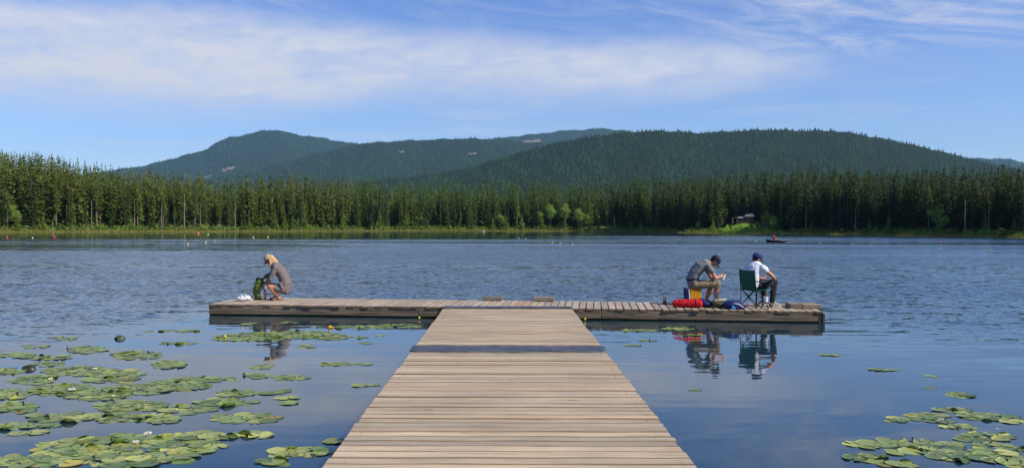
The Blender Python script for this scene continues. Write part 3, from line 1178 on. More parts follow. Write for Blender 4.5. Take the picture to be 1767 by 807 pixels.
def board_tone(r, spread=.10, warm=.05):
    v = 1 + r.uniform(-spread, spread)
    if r.random() < .13:
        v *= .84
    if r.random() < .16:
        return (v * .84, v * .89, v * .94)
    k = r.uniform(-warm, warm)
    return (v * (1 + k), v, v * (1 - k))


def pier_section(name, label, y0, y1, pitch, gap, seed, zt):
    """y along the pier axis from the camera's foot"""
    r = random.Random(seed)
    root = thing(name, label, 'pier', (PIER_A.x - pdir.x * PIER_A.y, 0, 0), PIER_ANG)
    b = MB()
    y = y0
    drift = 0
    while y < y1 - .04:
        w_ = pitch * r.uniform(.93, 1.07)
        if y + w_ > y1:
            w_ = y1 - y
        g_ = gap * r.uniform(.35, 1.7)
        drift = drift * .8 + r.gauss(0, .003)
        L = PIER_W + r.gauss(0, .008)
        c = (drift + r.gauss(0, .002), y + w_ / 2, zt + r.gauss(0, .0022))
        plank(b, c, L, w_ - g_, .04, 0, (r.gauss(0, .010), r.gauss(0, .0008), r.gauss(0, .0012)), board_tone(r))
        for sx in (-1.30, 1.30):
            for dy in (-.22, .22):
                b.lathe([(.004, zt - .004), (.004, zt + .003), (.001, zt + .0035)], 5, (sx + r.gauss(0, .02), y + w_ / 2 + dy * w_ + r.gauss(0, .012), 0), None, (.5, .46, .42))
        y += w_
    b.build('deck', m_plank, root)
    for sx in (-1.30, 0, 1.30):
        s = MB()
        s.box((sx, (y0 + y1) / 2, zt - .04 - .075), (.075, y1 - y0 - .02, .14))
        s.build('stringer', m_beam_y, root)
    f = MB()
    for k in range(3):
        yy = y0 + (y1 - y0) * (k + .5) / 3
        f.box((0, yy, zt - .04 - .15 - .12), (2.3, .9, .22), ch=.04)
    f.build('float', m_float, root)
    return root


def flap(name, parent, y0, y1, width, zt, seed):
    """rubber cover over the hinge: slightly arched across, edges a little wavy"""
    r = random.Random(seed)
    b = MB()
    nx, ny = 40, 8
    ph = r.uniform(0, 6)
    for side in (0, 1):
        P = []
        for j in range(ny + 1):
            for i in range(nx + 1):
                x = (i / nx - .5) * width
                e = .012 * math.sin(i * .45 + ph) + .008 * math.sin(i * 1.3 + 2)
                s = j / ny
                y = y0 + (y1 - y0) * s + e * (1 - 2 * s if j in (0, ny) else .3)
                z = zt + .010 + .018 * math.sin(math.pi * s) + .006 * math.sin(i * .6 + ph) * math.sin(math.pi * s + .4) + .003 * math.sin(i * 1.9)
                P.append((x, y, z - .007 * side))
        F = [(j * (nx + 1) + i, j * (nx + 1) + i + 1, (j + 1) * (nx + 1) + i + 1, (j + 1) * (nx + 1) + i) for j in range(ny) for i in range(nx)]
        if side == 0:
            b.add(P, F)
            top = P
        else:
            b.add(P, [q[::-1] for q in F])
            bot = P
    edge = [i for i in range(nx + 1)] + [(j + 1) * (nx + 1) - 1 for j in range(1, ny + 1)] + [ny * (nx + 1) + i for i in range(nx - 1, -1, -1)] + [j * (nx + 1) for j in range(ny - 1, 0, -1)]
    n = (nx + 1) * (ny + 1)
    b.f += [(edge[k], edge[k - 1], edge[k - 1] + n, edge[k] + n) for k in range(len(edge))]
    return b.build(name, m_flap, parent, smooth=True)


def pier_y(py, px=880):
    return at(px, py, DECK_Z).y


yA0, yA1 = pier_y(608), pier_y(597)
yB0 = at(880, 534.5, DECK_Z).y
front_mid = TL + dock_dir * ((PIER_B.x - TL.x) / dock_dir.x)
near = pier_section('boardwalk', 'long near boardwalk of tan planks leading out from the shore', 4.6, (yA0 + yA1) / 2 - .02, .172, .015, 1, DECK_Z)
mid = pier_section('boardwalk', 'short far boardwalk of tight tan planks between the two dark rubber strips', (yA0 + yA1) / 2 + .02, front_mid.y - .06, .150, .004, 2, DECK_Z)
flap('hinge_cover', mid, yA0, yA1, PIER_W + .02, DECK_Z + .002, 3)

# floating dock, local frame: x along the front edge from its left end, y across to the back, z up
dock = thing('floating_dock', 'long weathered floating dock lying crosswise at the end of the boardwalk', 'dock', (TL.x, TL.y, 0), DOCK_ANG)
r = random.Random(11)
b = MB()
x = .0
k = 0
while x < DOCK_L:
    pw = .163 * r.uniform(.96, 1.05)
    right = x > DOCK_L * .55
    gp = (.016 if right else .006) * r.uniform(.5, 1.4)
    L = DOCK_D + r.gauss(0, .012) + .01
    tone = board_tone(r, .12, .04)
    if not right:
        tone = tuple(v * 1.04 for v in tone)
    xm = x + pw / 2
    pxm = CX + (TL.x + math.cos(DOCK_ANG) * xm) / (TL.y + DOCK_D) * F_PX
    if 880 < pxm < 902:
        tone = (1.12, .86, .78)
    dark_left = 1.0
    plank(b, (xm, DOCK_D / 2 + r.gauss(0, .009) + .002, DECK_Z + r.gauss(0, .003)), L, pw - gp, .045, 1, (r.gauss(0, .0015), r.gauss(0, .012), r.gauss(0, .003)), tone)
    for yy in (.10, 1.7):
        for dxx in (-.04, .04):
            b.lathe([(.004, DECK_Z - .004), (.004, DECK_Z + .004), (.001, DECK_Z + .0045)], 5, (xm + dxx, yy + r.gauss(0, .02), 0), None, (.5, .46, .42))
    x += pw
    k += 1
b.build('deck', m_plank_t, dock)
zb0, zb1 = .028, DECK_Z - .050
for yy in (.05, DOCK_D - .07):
    xx = 0.0
    for seg in (4.9, 4.1, DOCK_L - 9.0 + .06):
        s = MB()
        s.box((xx + seg / 2, yy, (zb0 + zb1) / 2 + r.gauss(0, .002)), (seg - .012, .09, zb1 - zb0), col=board_tone(r, .08), ch=.008)
        s.build('fascia_beam', m_beam, dock)
        xx += seg
for xx in (.045, DOCK_L + .02):
    s = MB()
    s.box((xx, DOCK_D / 2, (zb0 + zb1) / 2 + .001), (.085, DOCK_D - .215, zb1 - zb0 - .004), ch=.006)
    s.build('end_beam', m_beam_y, dock)
s = MB()
s.box((DOCK_L + .088, .04, .075), (.05, .13, .27), col=(.55, .5, .45), ch=.006)
s.build('corner_post', m_beam, dock)
f = MB()
for i in range(5):
    f.box((1.5 + i * 2.7, DOCK_D / 2, -.10), (2.5, DOCK_D - .32, .27), ch=.03)
f.build('float', m_float, dock)
# waterline growth hanging under the front beam
wv_ = MB()
P = []
NG = 260
for i in range(NG + 1):
    xx = DOCK_L * i / NG
    zz = .040 + .012 * math.sin(i * .37) + .010 * math.sin(i * 1.7 + 1) + r.uniform(-.008, .008)
    yy = .068 + .006 * math.sin(i * .9)
    P += [(xx, yy - .012, zz), (xx, yy - .012, -.02), (xx, yy + .03, -.02), (xx, yy + .03, zz)]
wv_.add(P, [(4 * i + a, 4 * i + 4 + a, 4 * i + 4 + (a + 1) % 4, 4 * i + (a + 1) % 4)[::-1] for i in range(NG) for a in range(4)])
wv_.c = [(r.uniform(.6, 1.2),) * 3 for _ in wv_.v]
wv_.build('waterline_growth', m_weed, dock)


def dock_local(px, py, z=DECK_Z):
    p = at(px, py, z)
    d = p - TL
    c, s_ = math.cos(DOCK_ANG), math.sin(DOCK_ANG)
    return (d.x * c + d.y * s_, -d.x * s_ + d.y * c)


def on_dock(x, y, z=0.0):
    c, s_ = math.cos(DOCK_ANG), math.sin(DOCK_ANG)
    return (TL.x + x * c - y * s_, TL.y + x * s_ + y * c, DECK_Z + z)


# second rubber cover, over the joint with the dock
root2 = thing('hinge_cover', 'dark blue rubber strip bridging the joint between boardwalk and crosswise dock', 'strip', (PIER_A.x - pdir.x * PIER_A.y, 0, 0), PIER_ANG)
flap('cover_sheet', root2, front_mid.y - .26, front_mid.y + .20, PIER_W + .02, DECK_Z + .006, 5)

# timber blocks along the back edge
for (p0, p1, lab) in ((833, 867, 'left grey timber block lying on the back edge of the dock behind the boardwalk'),
                      (922, 957, 'right grey timber block lying on the back edge of the dock behind the boardwalk')):
    x0, _ = dock_local(p0, 518.5)
    x1, _ = dock_local(p1, 518.5)
    s = MB()
    s.box((0, 0, .058), (x1 - x0, .14, .09), (0, 0, r.gauss(0, .01)), board_tone(r, .1), .008)
    for q in (-.14, .14):
        s.box((q, 0, .009), (.09, .12, .016), None, (.5, .5, .5))
    o = s.build('timber_block', m_block, None, on_dock((x0 + x1) / 2, DOCK_D - .10, .004), (0, 0, DOCK_ANG))
    tag(o, lab, 'timber', 'timber blocks on the dock')
# low stack of timber at the right end
x0, y0 = dock_local(1359, 530.5)
x1, y1 = dock_local(1379, 530.5)
x2, _ = dock_local(1411, 530.5)
s = MB()
s.box((0, 0, .048), (x1 - x0 - .01, .55, .090), None, (1.0, .97, .92), .008)
s.box((0, -.02, .096), (x1 - x0 - .03, .52, .008), None, (.9, .88, .85))
tag(s.build('timber_block', m_block, None, on_dock((x0 + x1) / 2, .80, .003), (0, 0, DOCK_ANG)), 'short squat timber block on the right end of the dock beside the longer one', 'timber', 'timber blocks on the dock')
s = MB()
s.box((0, 0, .026), (x2 - x1 - .01, .55, .048), None, (.92, .88, .84), .006)
s.box((.01, .01, .072), (x2 - x1 - .03, .53, .042), None, (1.08, 1.02, .96), .006)
tag(s.build('timber_block', m_block, None, on_dock((x1 + x2) / 2, .80, .003), (0, 0, DOCK_ANG)), 'longer low timber block at the very right end of the dock', 'timber', 'timber blocks on the dock')
x0, y0 = dock_local(1333, 526.5)
x1, y1 = dock_local(1358, 526.5)
s = MB()
s.box((0, 0, .02), (x1 - x0 + .12, .13, .036), (0, 0, .02), (1.35, 1.3, 1.2), .004)
tag(s.build('loose_board', m_block, None, on_dock((x0 + x1) / 2, 1.25, .004), (0, 0, DOCK_ANG)), 'pale loose board lying on the dock behind the man in the white shirt', 'board')
# mooring post
x0, y0 = dock_local(1147, 525.0)
root = thing('mooring_post', 'short weathered wooden post standing up from the dock left of the red bag', 'post', on_dock(x0, min(y0, DOCK_D - .3)), DOCK_ANG)
s = MB()
s.lathe([(.034, 0), (.034, .17), (.030, .205), (.016, .222), (.001, .224)], 10, (0, 0, 0), None, (1.25, 1.2, 1.1))
s.build('post', m_block, root, smooth=False)
s = MB()
s.lathe([(.055, 0.003), (.055, .012), (.040, .018), (.040, .075), (.036, .078)], 10)
s.build('collar', m_nail, root)

# ------------------------------------------------------------------ lily pads
m_pad, t = mat_new('lily_pad')
tc_, _ = tint_of(t)
co = obj_co(t)
oi = t.node('ShaderNodeObjectInfo').outputs['Random']
px_, py_, pz_ = t.sep(co)
ang = t.m('ARCTAN2', py_, px_)
rad = t.node('ShaderNodeVectorMath', operation='LENGTH')
t.put(rad.inputs[0], co)
vein = t.smooth(t.m('ABSOLUTE', t.m('SINE', t.m('MULTIPLY', ang, 7.0))), .10, .0)
n1 = t.noise(co, 14, 4, .6)
n2 = t.noise(t.mapping(co, (1, 1, 1)), 4, 2, .5)
cg = t.mix(oi, lin('#56702e'), lin('#a3a655'))
cg = t.mix(t.m('MULTIPLY', vein, .35), cg, lin('#aab477'))
cg = t.mix(t.m('MULTIPLY', t.smooth(n1, .56, .72), .55), cg, lin('#a39a48'))
cg = t.mix(1.0, cg, tc_, 'MULTIPLY')
finish(t, cg, t.lin(n1, .3, .7, .28, .5), t.m('SUBTRACT', n2, t.m('MULTIPLY', vein, .2)), .01, .5)


def pad_mesh(name, seed, style, R=.13):
    r = random.Random(seed)
    b = MB()
    n, rings = 22, 4
    tone = r.uniform(.62, 1.22)
    P, Cc = [], []
    notch = .22
    for j in range(rings + 1):
        f = j / rings
        for i in range(n + 1):
            a = notch + (2 * math.pi - 2 * notch) * i / n
            rr = R * f * (1 + .035 * math.sin(3 * a + seed) + .02 * math.sin(7 * a))
            if i in (0, n):
                rr *= .93
            x, y = rr * math.cos(a), rr * math.sin(a)
            z = .003 + .002 * f * math.sin(2 * a + seed) * f
            if style == 'rim':
                z += .006 * max(0, f - .75) / .25
            if style == 'curl':
                k = max(0, math.cos(a - 2.2) * f - .35)
                z += k * k * R * 1.0
                x -= math.cos(2.2) * k * k * R * 1.2
                y -= math.sin(2.2) * k * k * R * 1.2
            if style == 'fold':
                k = max(0, math.cos(a - 3.4) * f - .05)
                z += k * R * .42
                x -= math.cos(3.4) * k * R * .75
                y -= math.sin(3.4) * k * R * .75
            if style == 'wave':
                z += .004 * f * f * (1 + math.sin(4 * a + seed))
            P.append((x, y, z))
            c = (tone, tone, tone)
            if style == 'fold' or (style == 'curl' and z > .03):
                c = (.75, .85, .45)
            if style == 'yellow':
                c = (2.0 * tone, 1.35 * tone, .55) if math.sin(2 * a + seed) + f > .9 else (1.5, 1.2, .7)
            if style == 'brown':
                c = (1.5, .85, .5)
            Cc.append(c)
    F = []
    for j in range(rings):
        for i in range(n):
            q = (j * (n + 1) + i, j * (n + 1) + i + 1, (j + 1) * (n + 1) + i + 1, (j + 1) * (n + 1) + i)
            F.append(q)
    m = len(P)
    b.v += P + [(x, y, z - .003) for x, y, z in P]
    b.c += Cc + Cc
    b.f += [q for q in F] + [tuple(i + m for i in q)[::-1] for q in F]
    e = [rings * (n + 1) + i for i in range(n + 1)]
    b.f += [(e[i + 1], e[i], e[i] + m, e[i + 1] + m) for i in range(n)]
    return b


STY = ['flat', 'rim', 'wave', 'flat', 'curl', 'flat', 'wave', 'rim', 'fold', 'yellow', 'brown', 'curl']
pad_mbs = [pad_mesh('lily_pad', i, STY[i]) for i in range(12)]
pad_me = [b.mesh('lily_pad', m_pad, True) for b in pad_mbs]
WEIGHT = [12, 10, 10, 12, 5, 12, 10, 9, .45, 1.8, .8, 2.4]
CLUMPS = {
    'thin': [(25, 612, 30, 5, 9), (85, 617, 40, 4, 9), (115, 583, 30, 4, 6), (65, 597, 20, 3, 3), (150, 603, 30, 6, 14), (235, 613, 42, 8, 20), (300, 571, 45, 2, 7), (305, 592, 35, 2, 7),
             (290, 628, 28, 7, 15), (15, 640, 25, 6, 9), (85, 627, 30, 4, 7), (140, 640, 62, 8, 30), (205, 645, 42, 7, 18), (60, 655, 40, 7, 12)],
    'mid': [(190, 655, 45, 5, 12), (110, 672, 60, 9, 30), (165, 680, 60, 10, 28), (232, 672, 60, 9, 26), (302, 665, 60, 9, 28), (345, 655, 40, 5, 10), (15, 680, 25, 8, 12), (30, 703, 36, 9, 12),
            (230, 700, 60, 9, 26), (322, 706, 52, 7, 18), (110, 720, 60, 7, 20), (195, 720, 50, 8, 17), (270, 722, 35, 8, 13), (20, 735, 32, 6, 8), (50, 747, 20, 2, 2), (85, 735, 12, 2, 1)],
    'front': [(150, 775, 90, 16, 62), (232, 762, 82, 13, 46), (312, 768, 62, 14, 34), (60, 795, 72, 11, 26), (200, 795, 92, 10, 30), (285, 790, 42, 10, 14), (345, 752, 55, 7, 14)],
    'dockside': [(400, 583, 32, 6, 20), (452, 580, 52, 8, 40), (520, 577, 52, 7, 34), (572, 581, 32, 5, 16), (528, 598, 14, 3, 4), (630, 592, 10, 1, 1), (600, 565, 62, 3, 14), (680, 563, 48, 3.5, 16), (440, 559, 22, 2, 3), (500, 556, 16, 1.5, 3), (623, 582, 12, 1, 1), (660, 578, 10, 1, 1)],
    'open': [(452, 633, 14, 3, 4), (442, 648, 20, 4, 7), (502, 651, 26, 4, 8), (400, 654, 12, 2, 2), (600, 628, 45, 2.0, 10), (630, 665, 22, 1.6, 5)],
    'single': [(410, 678, 32, 5, 8), (476, 676, 20, 3, 2), (497, 686, 14, 2, 2), (494, 695, 14, 2, 2), (390, 694, 48, 6, 18), (425, 722, 56, 7, 15), (440, 750, 24, 3, 2), (380, 752, 32, 4, 6)],
    'pierside': [(500, 780, 42, 7, 9), (560, 778, 17, 6, 5), (470, 797, 25, 7, 5), (580, 763, 6, 2, 1)],
    'right': [(1485, 768, 24, 4, 3), (1532, 764, 24, 5, 4), (1550, 779, 24, 4, 3), (1590, 765, 30, 6, 6), (1602, 777, 42, 7, 9), (1640, 769, 30, 5, 6), (1690, 755, 52, 7, 11), (1720, 774, 46, 9, 14), (1660, 788, 46, 8, 12), (1742, 795, 30, 9, 9), (1490, 790, 28, 4, 3), (1545, 801, 34, 5, 6)],
    'right_far': [(1555, 724, 26, 4, 5), (1600, 717, 32, 4, 7), (1642, 708, 26, 4, 6), (1622, 727, 20, 3, 4), (1657, 736, 26, 3, 4), (1702, 719, 42, 6, 10), (1752, 727, 15, 3, 4)],
    'sparse': [(1655, 681, 20, 4, 7), (1525, 638, 22, 1.2, 5), (1612, 649, 5, 1, 1), (1610, 668, 6, 1, 1), (1195, 673, 5, 1, 1), (1430, 612, 14, 1, 2)],
    'dockright': [(1105, 570, 32, 1.6, 8), (1170, 567, 26, 2.4, 9), (1090, 596, 15, 1.4, 3), (1115, 587, 14, 1.4, 3), (1190, 578, 22, 1, 5)],
}
CL_LABEL = {
    'thin': 'small lily pad in the loose drifts farthest out left',
    'mid': 'lily pad in the dense middle patch at the left',
    'front': 'broad lily pad in the densest patch at lower left',
    'dockside': 'small lily pad on the water below the crouching woman',
    'open': 'lily pad in the thin strings on open water left of the boardwalk',
    'single': 'round lily pad scattered right of the big left patch',
    'pierside': 'lily pad in the cluster touching the boardwalk edge',
    'right': 'broad lily pad in the nearest patch at the lower right corner',
    'right_far': 'lily pad in the chain just beyond the lower right patch',
    'sparse': 'lone lily pad on open water right of the boardwalk',
    'dockright': 'small lily pad on the water below the seated men',
}
SUFFIX = {'curl': ' with curled edge', 'fold': ' folded over', 'yellow': ' turned yellow', 'brown': ' turned brown'}
pads = []
grid = {}
for key, lst in CLUMPS.items():
    for (cx, cy, rx, ry, n) in lst:
        n = int(round(n * 1.5))
        tries = 0
        made = 0
        while made < n and tries < n * 14:
            tries += 1
            a = rnd.uniform(0, 6.283)
            q = math.sqrt(rnd.random())
            p = at(cx + rx * q * math.cos(a), cy + ry * q * math.sin(a), 0)
            s = rnd.uniform(.50, .98) * (1.0 if key in ('front', 'right', 'single', 'pierside') else .88)
            rr = .13 * s
            ax = abs(p.x - (PIER_A.x + pdir.x / pdir.y * (p.y - PIER_A.y)))
            if p.y < front_mid.y and ax < PIER_W / 2 - .05:
                continue
            if p.y > TL.y + math.tan(DOCK_ANG) * (p.x - TL.x) - rr and TL.x - .1 < p.x < TR.x + .1:
                continue
            cellk = (int(p.x / .3), int(p.y / .3))
            ok = True
            for i in (-1, 0, 1):
                for j in (-1, 0, 1):
                    for (qx, qy, qr) in grid.get((cellk[0] + i, cellk[1] + j), ()):
                        if (qx - p.x) ** 2 + (qy - p.y) ** 2 < (.60 * (qr + rr)) ** 2:
                            ok = False
            if not ok:
                continue
            grid.setdefault(cellk, []).append((p.x, p.y, rr))
            st = rnd.choices(range(12), WEIGHT)[0]
            if key == 'sparse' and STY[st] in ('fold', 'curl'):
                st = 0
            pads.append((rr / p.y / p.y, key, st, p.x, p.y, s, rnd.uniform(0, 6.283), rnd.gauss(0, .02), rnd.gauss(0, .02), .0016 * rnd.randrange(5)))
            made += 1
pads.sort(reverse=True)
for (_, key, st, x, y, s, a, t1, t2, z) in pads[:300]:
    o = bpy.data.objects.new('lily_pad', pad_me[st])
    COL.objects.link(o)
    o.location = (x, y, z)
    o.rotation_euler = (t1, t2, a)
    o.scale = (s, s, s)
    tag(o, CL_LABEL[key] + SUFFIX.get(STY[st], ''), 'lily pad', 'lily pads on the lake')
rest = MB()
for (_, key, st, x, y, s, a, t1, t2, z) in pads[300:]:
    M = Matrix.Translation((x, y, z)) @ Euler((t1, t2, a)).to_matrix().to_4x4() @ Matrix.Scale(s, 4)
    src = pad_mbs[st]
    k = rnd.uniform(.85, 1.15)
    o_ = len(rest.v)
    rest.v += [tuple(M @ Vector(p)) for p in src.v]
    rest.f += [tuple(i + o_ for i in q) for q in src.f]
    rest.c += [tuple(v * k for v in c) for c in src.c]
m_pad2 = m_pad.copy()
m_pad2.name = 'lily_pad_far'
for nd in m_pad2.node_tree.nodes:          # no single centre here, so no veins
    if nd.type == 'MATH' and nd.operation == 'SINE':
        nd.operation = 'MULTIPLY'
        nd.inputs[1].default_value = 0.0
        nd.inputs[0].default_value = 1.0
        for l in list(nd.inputs[0].links):
            m_pad2.node_tree.links.remove(l)
        for l in list(nd.outputs[0].links):
            to = l.to_socket
            m_pad2.node_tree.links.remove(l)
            to.default_value = 1.0
tag(rest.build('lily_pads', m_pad2, smooth=True), 'the many smaller lily pads scattered farther out over the water', 'lily pads', kind='stuff')

# water lilies
m_petal = plain('lily_petal', '#d6d0c0', .5, 0, .06, 20)
m_yolk = plain('lily_centre', '#d9a520', .6, 0, .1, 30)
m_bud = plain('yellow_bud', '#e0c21c', .5, 0, .1, 30)
m_dark = plain('dark_leaf', '#2c3a17', .5, 0, .3, 12)


def lily(px, py, s, label, openness=1.0):
    p = at(px, py + 4, 0)
    s *= .6
    root = thing('water_lily', label, 'flower', (p.x, p.y, .012), rnd.uniform(0, 6), 'white water lilies')
    b = MB()
    for ring, (n, tilt, L) in enumerate(((7, .35, .062), (7, .75, .055), (5, 1.1, .045))):
        for i in range(n):
            a = 6.283 * i / n + ring * .4
            tl = tilt + (1 - openness) * .5
            d = Vector((math.cos(a) * math.cos(tl), math.sin(a) * math.cos(tl), math.sin(tl)))
            sd = Vector((-math.sin(a), math.cos(a), 0))
            L_ = L * s
            nrm = d.cross(sd).normalized()
            pts = [d * .006, d * L_ * .5 + sd * L_ * .27 + nrm * -.004, d * L_, d * L_ * .5 - sd * L_ * .27 + nrm * -.004, d * L_ * .5 + nrm * .008]
            lo = [q - nrm * .002 for q in pts]
            b.add([q + Vector((0, 0, .01)) for q in pts + lo], [(0, 1, 4), (1, 2, 4), (2, 3, 4), (3, 0, 4), (6, 5, 9), (7, 6, 9), (8, 7, 9), (5, 8, 9), (0, 5, 6, 1), (1, 6, 7, 2), (2, 7, 8, 3), (3, 8, 5, 0)])
    b.build('petals', m_petal, root)
    c = MB()
    c.sphere((0, 0, .024 * s), (.015 * s, .015 * s, .014 * s), 8, 6)
    c.build('centre', m_yolk, root)


lily(124, 672, 1.35, 'large white water lily in the middle of the left pad patch')
lily(87, 653, 1.0, 'small pale water lily at the left end of the middle pads')
lily(164, 635, .9, 'tiny white water lily farthest out among the left pads')
lily(255, 750, 1.3, 'white water lily half open under a raised pad at the lower left', .5)
lily(234, 763, .9, 'white water lily lying low left of the half open one', .8)
lily(196, 683, .7, 'white lily bud beside the dark hole in the left patch', .2)
lily(1624, 725, 1.0, 'single white water lily in the right pad chain', .5)
lily(1720, 741, .6, 'tiny white lily bud at the right end of the right pad chain', .3)
for (px, py, lab) in ((723, 549, 'yellow pond lily bud on dark water left of the boardwalk end'), (1009, 551, 'yellow pond lily bud on dark water right of the boardwalk end'), (388, 581, 'yellow pond lily bud in the pads at the left end of the dock')):
    p = at(px, py, .03)
    b = MB()
    b.tube([(0, 0, -.05), (.004, 0, .02)], .006, 6, (.4, .6, .4))
    b.sphere((.004, 0, .04), (.026, .026, .024), 10, 7)
    b.lathe([(.012, .055), (.016, .066), (.004, .070)], 8, (.004, 0, 0), None, (.9, .95, .8))
    tag(b.build('pond_lily_bud', m_bud, None, (p.x, p.y, 0), smooth=True), lab, 'flower')


def curled_leaf(px, py, wdt, hgt, mat, name, label, seed, col):
    p = at(px, py, 0)
    r = random.Random(seed)
    b = MB()
    n, m = 14, 9
    P = []
    for j in range(m + 1):
        v = j / m
        for i in range(n + 1):
            u = i / n
            a = math.pi * (.02 + .96 * u)
            ww = wdt * (.55 + .45 * math.sin(math.pi * min(1, v * .9 + .12)))
            P.append((math.cos(a) * ww * (1 + .06 * math.sin(5 * v + seed)), (v - .5) * wdt * 1.5, max(.0, math.sin(a)) * hgt * (.65 + .5 * math.sin(math.pi * v)) - .012 + .006 * math.sin(9 * u + 4 * v)))
    F = [(j * (n + 1) + i, j * (n + 1) + i + 1, (j + 1) * (n + 1) + i + 1, (j + 1) * (n + 1) + i) for j in range(m) for i in range(n)]
    k = len(P)
    b.v = P + [(x * .94, y * .98, z - .006) for x, y, z in P]
    b.c = [tuple(c * r.uniform(.8, 1.2) for c in col) for _ in b.v]
    b.f = [q[::-1] for q in F] + [tuple(i + k for i in q) for q in F]
    tag(b.build(name, mat, None, (p.x, p.y, 0), (0, 0, r.uniform(0, 3)), True), label, 'leaf')


curled_leaf(206, 584, .10, .062, m_dark, 'curled_leaf', 'dark green rounded leaf humped out of the water behind the left pads', 1, (1, 1, .9))
curled_leaf(50, 636, .115, .06, m_dark, 'withered_leaf', 'dark brown withered leaf sticking up at the far left of the pads', 2, (.9, .5, .35))
curled_leaf(195, 677, .055, .045, m_dark, 'rolled_leaf', 'small dark rolled leaf in the middle of the left pads', 3, (.9, .9, .8))
curled_leaf(570, 566, .06, .06, m_bud, 'yellow_leaf', 'orange yellow leaf standing out of the pads in front of the dock', 4, (.75, .55, .3))
# ------------------------------------------------------------------ people
m_skin, t = mat_new('skin')
tc_, _ = tint_of(t)
co = obj_co(t)
n1 = t.noise(co, 12, 4, .6)
cs = t.mix(t.smooth(n1, .35, .7), lin('#c98e6e'), lin('#b87757'))
pb, _o = finish(t, t.mix(1.0, cs, tc_, 'MULTIPLY'), .5, n1, .002, .4)
pb.inputs['Subsurface Weight'].default_value = .08
pb.inputs['Subsurface Radius'].default_value = (.01, .004, .002)
m_eye = plain('eye', '#1a130f', .3, 0, .05)
m_hair_b, t = mat_new('blond_hair')
co = obj_co(t)
n1 = t.noise(t.mapping(co, (70, 70, 9)), 1.0, 3, .6, .4)
finish(t, t.mix(t.smooth(n1, .3, .7), lin('#a07440'), lin('#dcb67c')), .5, n1, .006, .4)
m_hair_d = cloth('dark_hair', '#2a2019', .6, 80, .3)
m_jacket = cloth('grey_brown_jacket', '#756a67', .85, 50, .25, .012)
m_shorts_g = cloth('grey_shorts', '#77736d', .85, 60, .2, .008)
m_cap_tan = cloth('tan_cap', '#a8937c', .8, 40, .35)
m_cap_dark = cloth('dark_green_brim', '#20241d', .8, 60, .2)
m_cap_navy = cloth('navy_cap', '#262a3d', .8, 60, .2)
m_cap_blue = cloth('blue_cap', '#2c3062', .8, 60, .2)
m_shirt_g = cloth('grey_tshirt', '#77787a', .9, 60, .15, .014)
m_shirt_w = cloth('white_tshirt', '#e2e2ea', .9, 60, .05, .014)
m_khaki = cloth('khaki_trousers', '#8c7a5e', .85, 50, .2, .014)
m_jeans = cloth('dark_trousers', '#26242b', .85, 50, .3, .014)
m_shoe_d = cloth('dark_shoes', '#1d1c1d', .7, 60, .2)
m_shoe_g = cloth('grey_shoes', '#8d8a83', .7, 60, .2)
m_sole = plain('shoe_sole', '#cfcac0', .7)
m_sandal = plain('sandal_leather', '#3a2a20', .6)


def V3(p):
    return Vector(p)


def head_frame(c, pitch, yaw=0.0, roll=0.0):
    """+x of the head looks along the face; pitch > 0 looks down"""
    R = Euler((roll, pitch, yaw), 'XYZ').to_matrix()
    return V3(c), R


def head_prims(hf, s=1.0):
    c, R = hf
    f = lambda x, y, z: c + R @ Vector((x * s, y * s, z * s))
    P = [('e', f(-.012, 0, .025), (.098 * s, .076 * s, .098 * s), R), ('e', f(.028, 0, -.040), (.064 * s, .056 * s, .078 * s), R),
         ('c', f(.075, 0, -.088), .020 * s, f(.060, 0, -.070), .030 * s),
         ('c', f(.092, 0, .012), .010 * s, f(.112, 0, -.024), .014 * s), ('e', f(.108, 0, -.028), (.016 * s, .018 * s, .010 * s), R),
         ('c', f(.090, -.018, -.060), .008 * s, f(.090, .018, -.060), .008 * s), ('c', f(.082, -.034, .030), .011 * s, f(.082, .034, .030), .011 * s)]
    for sg in (-1, 1):
        P.append(('e', f(-.008, sg * .077, -.008), (.022 * s, .010 * s, .034 * s), R))
        P.append(('e', f(.060, sg * .036, -.028), (.026 * s, .024 * s, .024 * s), R))
    return P


def face_parts(hf, parent, s=1.0):
    c, R = hf
    for sg in (-1, 1):
        b = MB()
        b.sphere(c + R @ Vector((.080 * s, sg * .031 * s, .008 * s)), .0125 * s, 8, 6)
        b.build('eye', m_eye, parent, smooth=True)
    b = MB()
    b.tube([c + R @ Vector((.089 * s, -.022 * s, -.061 * s)), c + R @ Vector((.098 * s, 0, -.060 * s)), c + R @ Vector((.089 * s, .022 * s, -.061 * s))], [.002, .0035, .002], 6, (.7, .4, .4))
    b.build('mouth', m_skin, parent)


